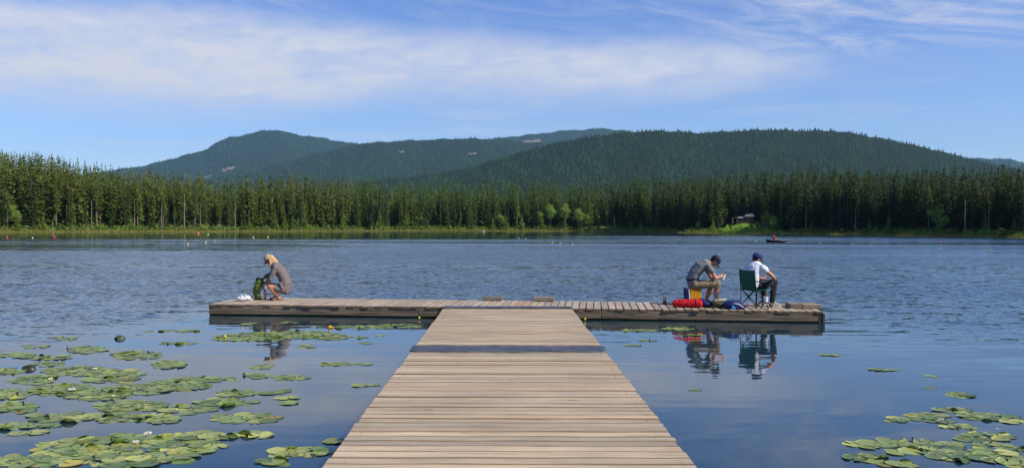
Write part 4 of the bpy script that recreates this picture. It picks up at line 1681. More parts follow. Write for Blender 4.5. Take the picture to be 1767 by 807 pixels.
def cap(hf, parent, m_crown, m_brim, s=1.0, pitch=.12, brim_len=.085):
    c, R = hf
    R2 = R @ Euler((0, pitch, 0)).to_matrix()
    b = MB()
    prof = [(.112, .022), (.114, .045), (.108, .078), (.090, .107), (.060, .124), (.025, .131), (.004, .1325)]
    prof = [(r_ * s, z * s) for r_, z in prof]
    inner = [(max(r_ - .006, .001), z - .005) for r_, z in prof[::-1]]
    b.lathe(prof + inner, 24, c + R2 @ Vector((-.014 * s, 0, 0)), R2, None, 1.0, .84)
    b.sphere(c + R2 @ Vector((-.014 * s, 0, .134 * s)), .008 * s, 8, 5)
    crown = b.build('cap', m_crown, parent, smooth=True)
    b = MB()
    n, m = 14, 6
    V = []
    for side in (0, 1):
        for j in range(m + 1):
            for i in range(n + 1):
                u = i / n * 2 - 1
                a = u * 1.25
                rr = .106 + (brim_len * (1 - .55 * abs(u) ** 2.2)) * j / m
                x = -.014 + rr * math.cos(a)
                y = rr * math.sin(a) * .84
                z = .028 - .016 * j / m - .26 * y * y * 10 * .1 * (j / m) - .12 * abs(y) * (j / m) - side * .006
                V.append(c + R2 @ Vector((x * s, y * s, z * s)))
    k = (n + 1) * (m + 1)
    F = []
    for j in range(m):
        for i in range(n):
            q = (j * (n + 1) + i, j * (n + 1) + i + 1, (j + 1) * (n + 1) + i + 1, (j + 1) * (n + 1) + i)
            F += [q[::-1], tuple(v + k for v in q)]
    e = [m * (n + 1) + i for i in range(n + 1)]
    F += [(e[i], e[i + 1], e[i + 1] + k, e[i] + k) for i in range(n)]
    b.add(V, F)
    b.build('brim', m_brim, crown, smooth=True)
    return crown


def hand_prims(wrist, dirv, palm_n, thumb_side, s=1.0, curl=.5):
    """palm, four unequal bent fingers and a thumb; palm_n points out of the palm"""
    w_, d, n = V3(wrist), V3(dirv).normalized(), V3(palm_n).normalized()
    n = (n - d * n.dot(d)).normalized()
    sd = d.cross(n).normalized() * thumb_side
    P = [('c', w_, .026 * s, w_ + d * .03 * s, .028 * s)]
    for k in range(4):
        o = (1.5 - k) * .019 * s
        kn = w_ + d * .085 * s + sd * o
        P.append(('c', w_ + d * .02 * s + sd * o * .7, .016 * s, kn, .0125 * s))
        L = (.072, .080, .074, .058)[k] * s
        a = curl * (.8 + .1 * k)
        p1 = kn + (d * math.cos(a) + n * math.sin(a)) * L * .5
        p2 = p1 + (d * math.cos(2 * a) + n * math.sin(2 * a)) * L * .32
        p3 = p2 + (d * math.cos(2.7 * a) + n * math.sin(2.7 * a)) * L * .22
        P += [('c', kn, .0115 * s, p1, .0105 * s), ('c', p1, .0105 * s, p2, .0095 * s), ('c', p2, .0095 * s, p3, .0085 * s)]
    b0 = w_ + d * .022 * s + sd * .022 * s
    b1 = b0 + (d * .55 + sd * .65 + n * .3).normalized() * .042 * s
    b2 = b1 + (d * .85 + sd * .15 + n * .4).normalized() * .034 * s
    P += [('c', b0, .015 * s, b1, .0125 * s), ('c', b1, .0125 * s, b2, .010 * s)]
    return P


def limb(a, ra, b_, rb, c_, rc, bulge=1.0):
    a, b_, c_ = V3(a), V3(b_), V3(c_)
    m1 = a.lerp(b_, .45)
    m2 = b_.lerp(c_, .3)
    return [('c', a, ra, m1, (ra + rb) / 2 * 1.04 * bulge), ('c', m1, (ra + rb) / 2 * 1.04 * bulge, b_, rb), ('c', b_, rb, m2, rb * 1.03 * bulge), ('c', m2, rb * 1.03 * bulge, c_, rc)]


def foot_prims(ankle, toe, s=1.0):
    a, t_ = V3(ankle), V3(toe)
    d = (t_ - a)
    d.z = 0
    d.normalize()
    heel = a - d * .035 * s
    heel.z = max(t_.z + .008, a.z - .062 * s)
    return [('c', a, .040 * s, heel, .034 * s), ('c', heel, .034 * s, t_ - d * .03 * s, .036 * s), ('c', a + d * .02, .034 * s, t_ - d * .05 * s + Vector((0, 0, .012)), .032 * s), ('c', t_ - d * .03 * s, .036 * s, t_ + d * .025 * s, .024 * s)]


def torso(spine, rx, ry):
    """spine points with fore-aft and sideways radii; each slab an ellipsoid turned along the spine"""
    P = []
    S = [V3(p) for p in spine]
    N = 16
    for k in range(N):
        f = k / (N - 1) * (len(S) - 1)
        i = min(int(f), len(S) - 2)
        u = f - i
        p = S[i].lerp(S[i + 1], u)
        a = rx[i] * (1 - u) + rx[i + 1] * u
        b_ = ry[i] * (1 - u) + ry[i + 1] * u
        d = (S[min(i + 1, len(S) - 1)] - S[i]).normalized()
        q = d.to_track_quat('Z', 'Y').to_matrix()
        yv = Vector((0, 1, 0))
        xv = yv.cross(d).normalized()
        R = Matrix((xv, yv, d)).transposed()
        P.append(('e', p, (a, b_, .09), R))
    return P


def grow(prims, e):
    out = []
    for p in prims:
        if p[0] == 'c':
            out.append(('c', p[1], p[2] + e, p[3], p[4] + e))
        else:
            out.append(('e', p[1], tuple(r + e for r in p[2]), p[3] if len(p) > 3 else Matrix.Identity(3)))
    return out


def folds(seed, amp, fx, fz):
    def f(co, c):
        d = np.sin(co[:, 0] * fx + 3 * np.sin(co[:, 2] * fz * .5 + seed) + seed) * np.sin(co[:, 2] * fz + co[:, 1] * 9 + seed)
        co[:, 2] += amp * d
        co[:, 0] += amp * .6 * np.sin(co[:, 2] * fz * 1.3 + co[:, 1] * 14)
        return c
    return f


# ---- woman crouching at her pack (local +x = where she faces, +y = her left, towards the camera)
wx_, wy_ = dock_local(478, 517.5)
wy_ = min(wy_, 1.45)
woman = thing('person', 'woman with long blond hair and a tan cap crouching over a green backpack', 'person', on_dock(wx_, wy_), math.pi + DOCK_ANG + .10)
hf = head_frame((.205, 0, .985), .80, .10)
spine = [(-.19, 0, .25), (-.215, 0, .40), (-.165, 0, .56), (-.07, 0, .71), (.025, 0, .83), (.085, 0, .89)]
T = torso(spine, [.115, .10, .095, .105, .085, .05], [.165, .145, .135, .155, .15, .06])
Ls, Le, Lw = (.00, .165, .795), (.105, .225, .52), (.255, .115, .40)
Rs, Re, Rw = (.05, -.160, .80), (.20, -.22, .615), (.335, -.075, .545)
armL = limb(Ls, .050, Le, .036, Lw, .025)
armR = limb(Rs, .050, Re, .036, Rw, .025)
Lh, Lk, La, Lt = (-.17, .095, .25), (.135, .150, .335), (-.065, .125, .105), (.060, .125, .026)
Rh, Rk, Ra, Rt = (-.17, -.095, .25), (.190, -.120, .365), (.035, -.105, .085), (.165, -.115, .026)
legL = limb(Lh, .088, Lk, .058, La, .036, 1.06)
legR = limb(Rh, .088, Rk, .058, Ra, .036, 1.06)
body = T + armL + armR + legL + legR + head_prims(hf, .94) + [('c', (.055, 0, .86), .055, (.165, 0, .95), .048)]
body += foot_prims(La, Lt, .9) + foot_prims(Ra, Rt, .9)
body += hand_prims(Lw, (.75, -.45, -.45), (-.3, -.6, -.6), 1, .9, .55) + hand_prims(Rw, (.7, .1, -.55), (0, .3, -1), -1, .9, .55)
blob('body', body, m_skin, woman, .007, 3)
face_parts(hf, woman, .94)
jk = grow(torso(spine[:5] + [(.07, 0, .875)], [.130, .125, .115, .115, .092, .060], [.180, .170, .155, .166, .160, .078]), .018)
jk += grow(armL[:3] + [('c', armL[2][3], armL[2][4], V3(Le).lerp(V3(Lw), .80), .029)], .020) + grow(armR[:3] + [('c', armR[2][3], armR[2][4], V3(Re).lerp(V3(Rw), .80), .029)], .020)
jk += [('e', (-.235, 0, .27), (.085, .19, .11), Euler((0, .25, 0)).to_matrix()), ('c', (-.26, .10, .27), .055, (-.275, .13, .185), .026), ('c', (-.26, -.09, .27), .055, (-.265, -.12, .19), .026), ('c', (-.13, .165, .40), .05, (-.20, .185, .235), .03)]
blob('jacket', jk, m_jacket, woman, .009, 2, post=folds(1.0, .006, 30, 38))
sh = grow([('c', V3(Lh), .09, V3(Lh).lerp(V3(Lk), .50), .078), ('c', V3(Rh), .09, V3(Rh).lerp(V3(Rk), .50), .078), ('e', (-.18, 0, .25), (.115, .165, .10))], .013)
blob('shorts', sh, m_shorts_g, woman, .009, 2, post=folds(2.2, .004, 40, 40))
c_, R_ = hf
hp = []
f_ = lambda x, y, z: c_ + R_ @ Vector((x, y, z))
hp += [('e', f_(-.030, 0, .020), (.088, .082, .090), R_)]
for sg in (-1, 1):
    for k in range(7):
        st = f_(-.03 - .012 * k, sg * (.074 - .004 * k), -.01)
        dn = Vector((.115 - .028 * k, sg * (.088 - .006 * k), .705 + .018 * k))
        hp += [('c', st, .022, st.lerp(dn, .5) + Vector((-.012, sg * .012, 0)), .024), ('c', st.lerp(dn, .5) + Vector((-.012, sg * .012, 0)), .024, dn, .009)]
hp += [('c', f_(-.09, 0, .0), .06, (.015, 0, .90), .055)]


def strand(co, c):
    co[:, 1] += .004 * np.sin(co[:, 0] * 150) * np.clip((1.0 - co[:, 2]) * 8, 0, 1)
    return c


blob('hair', hp, m_hair_b, woman, .008, 1, post=strand)
cap(hf, woman, m_cap_tan, m_cap_dark, .95, .10, .08)
for nm, an, to in (('L', La, Lt), ('R', Ra, Rt)):
    b = MB()
    a, t_ = V3(an), V3(to)
    d = (t_ - a)
    heel = a - Vector((d.x, d.y, 0)).normalized() * .045 - Vector((0, 0, .072))
    sd = Vector((-d.y, d.x, 0)).normalized()
    pts = [heel, heel.lerp(t_, .5) + Vector((0, 0, -.012)), t_ + Vector((.05, 0, -.020))]
    for q, wd_ in zip(pts, (.030, .028, .042)):
        q.z = max(q.z, .006)
    P = []
    for q, wd_ in zip(pts, (.032, .030, .044)):
        P += [q + sd * wd_, q - sd * wd_]
    n_ = len(P)
    P += [q - Vector((0, 0, .014)) if q.z > .02 else Vector((q.x, q.y, max(q.z - .014, .001))) for q in P]
    F = [(0, 1, 3, 2), (2, 3, 5, 4), (7, 6, 8, 9), (9, 8, 10, 11), (0, 2, 8, 6), (2, 4, 10, 8), (3, 1, 7, 9), (5, 3, 9, 11), (1, 0, 6, 7), (4, 5, 11, 10)]
    b.add(P, F)
    so = b.build('sandal', m_sandal, woman)
    for f2, h2 in ((.80, .042), (.30, .075)):
        q = pts[0].lerp(pts[2], f2)
        s2 = MB()
        s2.tube([q + sd * .040, q + sd * .034 + Vector((0, 0, h2)), q - sd * .034 + Vector((0, 0, h2)), q - sd * .040], .008, 6)
        s2.build('strap', m_sandal, so)

# ---- her things
m_pack = cloth('green_pack', '#5d6f2c', .75, 40, .35, .02)
m_pack_g = cloth('grey_pack_pocket', '#9a9c95', .8, 40, .2, .012)
m_pack_k = cloth('black_pack_trim', '#17181a', .7, 40, .2)
bx_, by_ = dock_local(449, 518)
pack = thing('backpack', 'green hiking backpack with grey side pocket standing open before the crouching woman', 'backpack', on_dock(wx_ - .40, wy_ - .02), math.pi + DOCK_ANG + .15)
bd = [('e', (.02, 0, .13), (.155, .15, .125)), ('e', (.03, 0, .30), (.135, .145, .16)), ('e', (.02, 0, .44), (.105, .125, .085)), ('e', (.12, 0, .20), (.07, .11, .13)), ('c', (-.09, .0, .05), .05, (.10, 0, .05), .05)]
blob('pack_body', bd, m_pack, pack, .011, 1, post=folds(.4, .010, 44, 34))
blob('side_pocket', [('e', (-.075, .105, .17), (.085, .06, .155)), ('e', (-.10, .06, .26), (.055, .06, .10))], m_pack_g, pack, .009, 1, post=folds(.9, .006, 50, 40))
blob('top_lid', [('e', (.035, 0, .505), (.09, .115, .038)), ('e', (.05, .02, .535), (.045, .06, .022))], m_pack_k, pack, .009, 1)
for k in range(3):
    b = MB()
    z = .18 + .12 * k
    b.tube([(.165, .10, z), (.188 - .02 * k, .03, z + .005), (.188 - .02 * k, -.03, z + .005), (.165, -.10, z)], .008, 6)
    b.build('strap', m_pack_k, pack)
b = MB()
b.tube([(.13, .05, .06), (.24, .07, .10), (.265, .06, .16), (.22, .05, .21)], .007, 6)
b.build('strap', m_pack_k, pack)
m_poly, t = mat_new('plastic_bag')
n1 = t.noise(obj_co(t), 9, 5, .65, .8)
p, _o = finish(t, (.62, .63, .66, 1), .35, n1, .05, .5)
p.inputs['Subsurface Weight'].default_value = .12


def crumple(seed, amp):
    def f(co, c):
        d = np.sin(co[:, 0] * 31 + seed) * np.sin(co[:, 1] * 27 + 2 * co[:, 2] * 20) + .7 * np.sin(co[:, 0] * 57 + co[:, 2] * 61 + seed * 3)
        co[:, 2] += amp * d * np.clip(co[:, 2] * 14, 0, 1)
        co[:, 0] += amp * .8 * np.sin(co[:, 2] * 70 + co[:, 1] * 30)
        return c
    return f


x_, y_ = dock_local(421, 519)
o = blob('plastic_bag', [('e', (-.05, 0, .055), (.13, .12, .06)), ('e', (.06, .02, .07), (.10, .10, .07)), ('c', (-.03, 0, .10), .035, (-.07, .02, .155), .018), ('c', (.05, 0, .11), .03, (.02, -.01, .145), .02), ('c', (.10, .02, .05), .04, (.19, .03, .025), .02)], m_poly, None, .008, 0, post=crumple(1.2, .009))
o.location = on_dock(x_, min(y_, wy_ + .05), 0)
o.rotation_euler = (0, 0, .2)
tag(o, 'crumpled white plastic bag lying on the dock left of the green backpack', 'bag')

# ---- man on the yellow box, bent forward with a white cup
mx_, my_ = dock_local(1196, 524.2)
my_ = min(my_, 1.20)
man1 = thing('person', 'man in grey t-shirt, khaki trousers and dark cap bent forward on the yellow box', 'person', on_dock(mx_, my_), DOCK_ANG + .06)
hf = head_frame((.470, 0, 1.020), .95, -.10)
spine = [(-.02, 0, .46), (-.055, 0, .60), (.005, 0, .75), (.12, 0, .88), (.235, 0, .955), (.315, 0, .975)]
T = torso(spine, [.115, .115, .120, .130, .105, .055], [.175, .165, .175, .195, .185, .07])
Rs, Re, Rw = (.295, -.195, .895), (.440, -.215, .640), (.575, -.085, .665)
Ls, Le, Lw = (.30, .195, .895), (.42, .215, .62), (.52, .06, .615)
armR = limb(Rs, .055, Re, .040, Rw, .027)
armL = limb(Ls, .055, Le, .040, Lw, .027)
Rh, Rk, Ra, Rt = (.0, -.105, .47), (.495, -.170, .510), (.450, -.150, .090), (.600, -.165, .035)
Lh, Lk, La, Lt = (.0, .105, .47), (.440, .150, .500), (.285, .140, .090), (.430, .155, .035)
legR = limb(Rh, .095, Rk, .062, Ra, .038, 1.05)
legL = limb(Lh, .095, Lk, .062, La, .038, 1.05)
body = T + armR + armL + legR + legL + head_prims(hf, 1.0) + [('c', (.28, 0, .965), .062, (.425, 0, 1.0), .055)]
body += foot_prims(Ra, Rt, .95) + foot_prims(La, Lt, .95)
body += hand_prims(Rw, (.85, .45, .12), (-.3, .9, 0), 1, .95, .75) + hand_prims(Lw, (.9, -.25, .2), (0, -.4, .9), 1, .95, .5)
blob('body', body, m_skin, man1, .007, 3)
face_parts(hf, man1)
ts = grow(torso(spine[:5] + [(.275, 0, .968)], [.118, .122, .125, .132, .105, .066], [.178, .175, .180, .195, .185, .085]), .015)
ts += grow([('c', V3(Rs), .058, V3(Rs).lerp(V3(Re), .38), .060), ('c', V3(Ls), .058, V3(Ls).lerp(V3(Le), .38), .060)], .015)
blob('t_shirt', ts, m_shirt_g, man1, .010, 2, post=folds(.3, .006, 26, 36))
tr = [('e', (-.02, 0, .475), (.135, .185, .085)), ('c', V3(Rh), .105, V3(Rh).lerp(V3(Rk), .5), .094), ('c', V3(Rh).lerp(V3(Rk), .5), .094, V3(Rk), .078), ('c', V3(Rk), .078, V3(Rk).lerp(V3(Ra), .27), .070),
      ('c', V3(Lh), .105, V3(Lh).lerp(V3(Lk), .5), .094), ('c', V3(Lh).lerp(V3(Lk), .5), .094, V3(Lk), .078), ('c', V3(Lk), .078, V3(Lk).lerp(V3(La), .27), .070), ('e', (-.04, 0, .56), (.122, .175, .07))]
blob('trousers', tr, m_khaki, man1, .010, 2, post=folds(1.7, .006, 34, 30))
b = MB()
R_b = Euler((0, -.15, 0)).to_matrix()
b.lathe([(.150, .0), (.152, .035), (.146, .036), (.146, -.001)], 28, (-.045, 0, .585), R_b, None, .98, 1.27)
b.build('belt', m_shoe_d, man1, smooth=False)
c_, R_ = hf
f_ = lambda x, y, z: c_ + R_ @ Vector((x, y, z))
blob('hair', [('e', f_(-.030, 0, .020), (.094, .084, .094), R_), ('e', f_(-.055, 0, -.035), (.058, .070, .045), R_)], m_hair_d, man1, .008, 1)
cap(hf, man1, m_cap_navy, m_cap_navy, 1.04, .05, .09)
for an, to in ((Ra, Rt), (La, Lt)):
    pr = grow(foot_prims(an, to, .98), .010)
    pr[0] = ('c', V3(an) - Vector((0, 0, .015)), .048, V3(an) - Vector((.035, 0, .05)), .046)
    blob('shoe', pr, m_shoe_d, man1, .009, 2)
b = MB()
cdir = Euler((0, .25, 0)).to_matrix()
b.lathe([(.030, 0), (.041, .098), (.043, .100), (.043, .104), (.039, .103), (.037, .094), (.028, .006), (.001, .005)], 18, (0, 0, 0), None)
cup = b.build('paper_cup', plain('white_paper', '#e6e6e0', .7, 0, .03), None, smooth=False)
M_ = man1.matrix_basis @ Matrix.Translation((.640, -.022, .598)) @ Euler((0, .22, 0)).to_matrix().to_4x4() @ Matrix.Scale(1.22, 4)
cup.matrix_world = M_
tag(cup, 'white paper cup in the hand of the man in the grey t-shirt', 'cup')

# ---- the box he sits on
m_yel = plain('yellow_plastic', '#cf8d0a', .45, 0, .10, 6)
m_navy = cloth('navy_fabric', '#1d2454', .75, 50, .2, .006)
m_whi = plain('white_trim', '#dcdcdc', .5)
seat = thing('storage_box', 'yellow box with navy and white left side serving as seat for the grey shirted man', 'box', on_dock(mx_ - .03, my_ - .02), DOCK_ANG + .06)
b = MB()
b.box((.035, 0, .185), (.25, .30, .35), None, None, .02)
b.build('box_body', m_yel, seat)
b = MB()
b.box((.035, 0, .373), (.27, .32, .022), None, (.9, .75, .6), .008)
b.build('lid', m_yel, seat)
b = MB()
b.box((-.155, 0, .20), (.085, .31, .385), (0, -.08, 0), None, .03)
sp = b.build('side_panel', m_navy, seat)
b = MB()
b.box((-.112, -.005, .19), (.022, .318, .36), (0, -.08, 0), None, .006)
b.build('stripe', m_whi, sp)
b = MB()
b.tube([(.02, -.10, .384), (.02, -.10, .388), (.05, -.10, .389), (.05, .10, .389), (.02, .10, .384)], .006, 6)
b.build('handle', m_navy, seat)

# ---- gear on the dock
m_red = cloth('red_fabric', '#c4101c', .65, 50, .2, .02)
x0, y0 = dock_local(1184, 528.3)
GEAR_Y = .52
o = blob('duffel_bag', [('c', (-.24, 0, .095), .088, (.0, .0, .100), .096), ('c', (.0, 0, .100), .096, (.22, .0, .098), .104), ('e', (.26, 0, .10), (.075, .104, .10)), ('c', (-.12, .02, .13), .06, (-.2, -.01, .14), .05), ('e', (-.29, 0, .085), (.05, .085, .075))], m_red, None, .010, 1, post=folds(.7, .010, 34, 30))
o.location = on_dock(x0, GEAR_Y, .0)
o.rotation_euler = (0, 0, DOCK_ANG - .03)
tag(o, 'bright red soft duffel bag lying on the dock in front of the yellow box', 'bag')
for sx in (-.16, .17):
    b = MB()
    b.tube([(sx + .006 * math.sin(k), .108 * math.cos(k * .4488), .100 + .106 * math.sin(k * .4488)) for k in range(14)], .008, 6, closed=True)
    b.build('strap', cloth('dark_red_webbing', '#7d0c14', .7), o)
m_blue = cloth('blue_fabric', '#16265c', .6, 50, .2, .01)
m_cyan = cloth('light_blue_fabric', '#4f9fd8', .6, 50, .1)
x0, y0 = dock_local(1264, 531.0)
tent = thing('blue_bag', 'domed dark blue bag with a pale stripe lying between the gear and the folding chair', 'bag', on_dock(x0, .40), DOCK_ANG)
blob('bag_body', [('e', (-.02, 0, .075), (.235, .15, .125)), ('e', (.05, -.02, .045), (.215, .15, .07)), ('c', (-.2, 0, .03), .035, (.2, 0, .03), .04)], m_blue, tent, .010, 2, post=folds(2.0, .006, 22, 30))
b = MB()
pts = []
for k in range(9):
    f = k / 8
    pts.append((-.02 + .20 * f, -.150 - .012 * math.sin(math.pi * f), .125 - .085 * f + .03 * math.sin(math.pi * f)))
b.tube(pts, .009, 6)
b.build('stripe', m_whi, tent)
b = MB()
b.add([(-.075, -.168, .012), (.035, -.178, .012), (-.045, -.166, .105), (-.075, -.150, .012), (.035, -.160, .012), (-.045, -.148, .105)], [(0, 1, 2), (5, 4, 3), (0, 3, 4, 1), (1, 4, 5, 2), (2, 5, 3, 0)])
b.build('flap', m_cyan, tent)
m_olive = cloth('olive_fabric', '#4d4a2c', .8, 50, .3, .01)
x0, y0 = dock_local(1234, 527.5)
tk = thing('tackle_bag', 'olive brown tackle bag with a pale tray lying open on top', 'bag', on_dock(x0, .60), DOCK_ANG + .05)
blob('bag_body', [('b', (0, 0, .075), (.25, .22, .14)), ('e', (.0, -.06, .09), (.14, .09, .07)), ('e', (.06, -.11, .06), (.06, .03, .045))], m_olive, tk, .010, 2, post=folds(1.1, .005, 30, 36))
b = MB()
b.box((.05, .03, .172), (.25, .17, .022), (0, -.05, 0), None, .006)
b.box((.10, .02, .192), (.17, .12, .016), (0, -.04, .1), (.9, .85, .75), .004)
b.build('tray', plain('pale_tray', '#c9bfa8', .6), tk)
b = MB()
b.tube([(-.11, -.02, .14), (-.08, -.03, .175), (.0, -.03, .18), (.03, -.02, .15)], .008, 6)
b.build('handle', m_pack_k, tk)
x0, y0 = dock_local(1214, 527.5)
o = blob('navy_bag', [('e', (0, 0, .07), (.10, .11, .075)), ('e', (-.06, .02, .12), (.07, .08, .075)), ('e', (.07, -.02, .05), (.07, .09, .055)), ('c', (-.08, .05, .16), .05, (-.02, .03, .17), .03)], m_navy, None, .010, 1, post=folds(.2, .008, 34, 40))
o.location = on_dock(x0, .66, 0)
o.rotation_euler = (0, 0, .3)
tag(o, 'small rumpled navy bag squeezed between the red duffel and the olive tackle bag', 'bag')

# ---- folding chair and the man in white (local +x = facing, right and away from the camera)
m_green = cloth('green_canvas', '#0f5a48', .7, 60, .15, .006)
m_tube = plain('black_tube', '#131416', .4, .2, .1)
cx_, cy_ = dock_local(1305, 529.0)
cy_ = min(cy_, .92)
CH_ANG = DOCK_ANG + math.radians(31)
MAN_ANG = DOCK_ANG + math.radians(38)
chair = thing('folding_chair', 'green canvas folding chair with thin black legs under the man in white', 'chair', on_dock(cx_, cy_), CH_ANG)
hw = .235


def grid_sheet(name, fn, mat, parent, nu=14, nv=12, th=.006):
    b = MB()
    P = []
    for j in range(nv + 1):
        for i in range(nu + 1):
            P.append(fn(i / nu, j / nv))
    P = [V3(p) for p in P]
    N = []
    for j in range(nv + 1):
        for i in range(nu + 1):
            a = P[j * (nu + 1) + min(i + 1, nu)] - P[j * (nu + 1) + max(i - 1, 0)]
            c = P[min(j + 1, nv) * (nu + 1) + i] - P[max(j - 1, 0) * (nu + 1) + i]
            N.append(a.cross(c).normalized())
    k = len(P)
    b.v = [tuple(p) for p in P] + [tuple(p - n * th) for p, n in zip(P, N)]
    b.c = [(1, 1, 1)] * (2 * k)
    F = []
    for j in range(nv):
        for i in range(nu):
            q = (j * (nu + 1) + i, j * (nu + 1) + i + 1, (j + 1) * (nu + 1) + i + 1, (j + 1) * (nu + 1) + i)
            F += [q, tuple(v + k for v in q)[::-1]]
    e = list(range(nu + 1)) + [(j + 1) * (nu + 1) - 1 + 0 for j in range(1, nv + 1)] + [nv * (nu + 1) + i for i in range(nu - 1, -1, -1)] + [j * (nu + 1) for j in range(nv - 1, 0, -1)]
    F += [(e[i - 1], e[i], e[i] + k, e[i - 1] + k)[::-1] for i in range(len(e))]
    b.f = F
    return b.build(name, mat, parent, smooth=True)


grid_sheet('seat', lambda u, v: (-.20 + .44 * v, (u - .5) * 2 * (hw - .01), .405 + .03 * v - .055 * (1 - (2 * u - 1) ** 2) * math.sin(math.pi * min(1, v * .9 + .12)) - .02 * math.sin(math.pi * v)), m_green, chair)
grid_sheet('backrest', lambda u, v: (-.205 - .075 * v - .045 * (1 - (2 * u - 1) ** 2) * (.6 + .4 * math.sin(math.pi * v)), (u - .5) * 2 * (hw + .015), .375 + .475 * v - .015 * (1 - (2 * u - 1) ** 2) * v), m_green, chair)
TB = .0095
for sy in (-1, 1):
    y = sy * hw
    for nm, pts in (('back_post', [(-.235, sy * (hw + .02), .012), (-.235, sy * (hw + .02), .40), (-.285, sy * (hw + .02), .87)]),
                    ('front_post', [(.235, sy * (hw + .02), .012), (.235, sy * (hw + .02), .40), (.225, sy * (hw + .02), .60)]),
                    ('leg', [(-.225, sy * (hw + .025), .02), (.225, sy * (hw + .025), .425)]),
                    ('leg', [(.225, sy * (hw + .010), .02), (-.225, sy * (hw + .010), .405)]),
                    ('armrest', [(-.255, sy * (hw + .02), .60), (-.02, sy * (hw + .03), .575), (.228, sy * (hw + .02), .605)])):
        b = MB()
        b.tube(pts, TB if nm != 'armrest' else .013, 8)
        if nm in ('back_post', 'front_post'):
            b.lathe([(.020, .001), (.020, .02), (.012, .035)], 8, (pts[0][0], pts[0][1], 0))
        b.build(nm, m_tube, chair, smooth=True)
for x, sgn in ((-.235, 1), (.235, -1)):
    for s in (-1, 1):
        b = MB()
        b.tube([(x + .012 * s * sgn, -s * (hw + .01), .025), (x + .012 * s * sgn, s * (hw + .01), .40)], TB, 8)
        b.build('leg', m_tube, chair, smooth=True)

man2 = thing('person', 'man in white t-shirt and blue cap sitting in the green folding chair', 'person', on_dock(cx_ - .065, cy_ + .01), MAN_ANG)
hf = head_frame((.115, -.01, 1.085), .22, -.35)
spine = [(-.06, 0, .475), (-.085, 0, .60), (-.045, 0, .74), (.015, 0, .865), (.05, 0, .94), (.075, 0, .975)]
T = torso(spine, [.12, .125, .128, .125, .10, .055], [.18, .175, .185, .20, .185, .07])
Rs, Re, Rw = (.055, -.205, .895), (.215, -.385, .690), (.440, -.215, .625)
Ls, Le, Lw = (.055, .205, .895), (.20, .33, .66), (.415, .10, .62)
armR = limb(Rs, .056, Re, .042, Rw, .028)
armL = limb(Ls, .056, Le, .042, Lw, .028)
Rh, Rk, Ra, Rt = (-.03, -.10, .475), (.460, -.205, .555), (.375, -.215, .095), (.535, -.275, .035)
Lh, Lk, La, Lt = (-.03, .10, .475), (.470, .135, .540), (.500, .120, .095), (.650, .140, .035)
legR = limb(Rh, .095, Rk, .062, Ra, .040, 1.05)
legL = limb(Lh, .095, Lk, .062, La, .040, 1.05)
body = T + armR + armL + legR + legL + head_prims(hf, 1.0) + [('c', (.06, 0, .95), .062, (.10, -.005, 1.04), .056)]
body += foot_prims(Ra, Rt, .98) + foot_prims(La, Lt, .98)
body += hand_prims(Rw, (.70, .62, .0), (0, .3, .9), -1, .98, .6) + hand_prims(Lw, (.8, .25, .05), (0, .2, .9), 1, .98, .6)
blob('body', body, m_skin, man2, .007, 3)
face_parts(hf, man2)
ts = grow(torso(spine[:5] + [(.065, 0, .958)], [.125, .130, .132, .128, .10, .066], [.185, .185, .19, .20, .187, .085]), .015)
ts += grow([('c', V3(Rs), .062, V3(Rs).lerp(V3(Re), .24), .070), ('c', V3(Ls), .062, V3(Ls).lerp(V3(Le), .24), .070)], .016)
blob('t_shirt', ts, m_shirt_w, man2, .010, 2, post=folds(1.4, .007, 24, 30))
tr = [('e', (-.04, 0, .485), (.135, .185, .085)), ('c', V3(Rh), .105, V3(Rh).lerp(V3(Rk), .5), .094), ('c', V3(Rh).lerp(V3(Rk), .5), .094, V3(Rk), .076), ('c', V3(Rk), .076, V3(Rk).lerp(V3(Ra), .5), .066), ('c', V3(Rk).lerp(V3(Ra), .5), .066, V3(Ra) + Vector((0, 0, .01)), .055),
      ('c', V3(Lh), .105, V3(Lh).lerp(V3(Lk), .5), .094), ('c', V3(Lh).lerp(V3(Lk), .5), .094, V3(Lk), .076), ('c', V3(Lk), .076, V3(Lk).lerp(V3(La), .5), .066), ('c', V3(Lk).lerp(V3(La), .5), .066, V3(La) + Vector((0, 0, .01)), .055)]
blob('trousers', tr, m_jeans, man2, .010, 2, post=folds(.9, .006, 36, 34))
c_, R_ = hf
f_ = lambda x, y, z: c_ + R_ @ Vector((x, y, z))
blob('hair', [('e', f_(-.030, 0, .018), (.094, .084, .092), R_), ('e', f_(-.055, 0, -.040), (.056, .070, .045), R_)], m_hair_d, man2, .008, 1)
cap(hf, man2, m_cap_blue, m_cap_blue, 1.04, .06, .085)
for an, to in ((Ra, Rt), (La, Lt)):
    pr = grow(foot_prims(an, to, 1.0), .011)
    pr[0] = ('c', V3(an) - Vector((0, 0, .02)), .050, V3(an) - Vector((.03, 0, .05)), .046)
    so = blob('shoe', pr, m_shoe_g, man2, .009, 2)
    a, t_ = V3(an), V3(to)
    d = Vector((t_.x - a.x, t_.y - a.y, 0)).normalized()
    b = MB()
    b.box((a + (t_ - a) * .45 + d * .0).to_tuple()[:2] + (.013,), (.27, .088, .02), (0, 0, math.atan2(d.y, d.x)), None, .008)
    b.build('sole', m_sole, so)

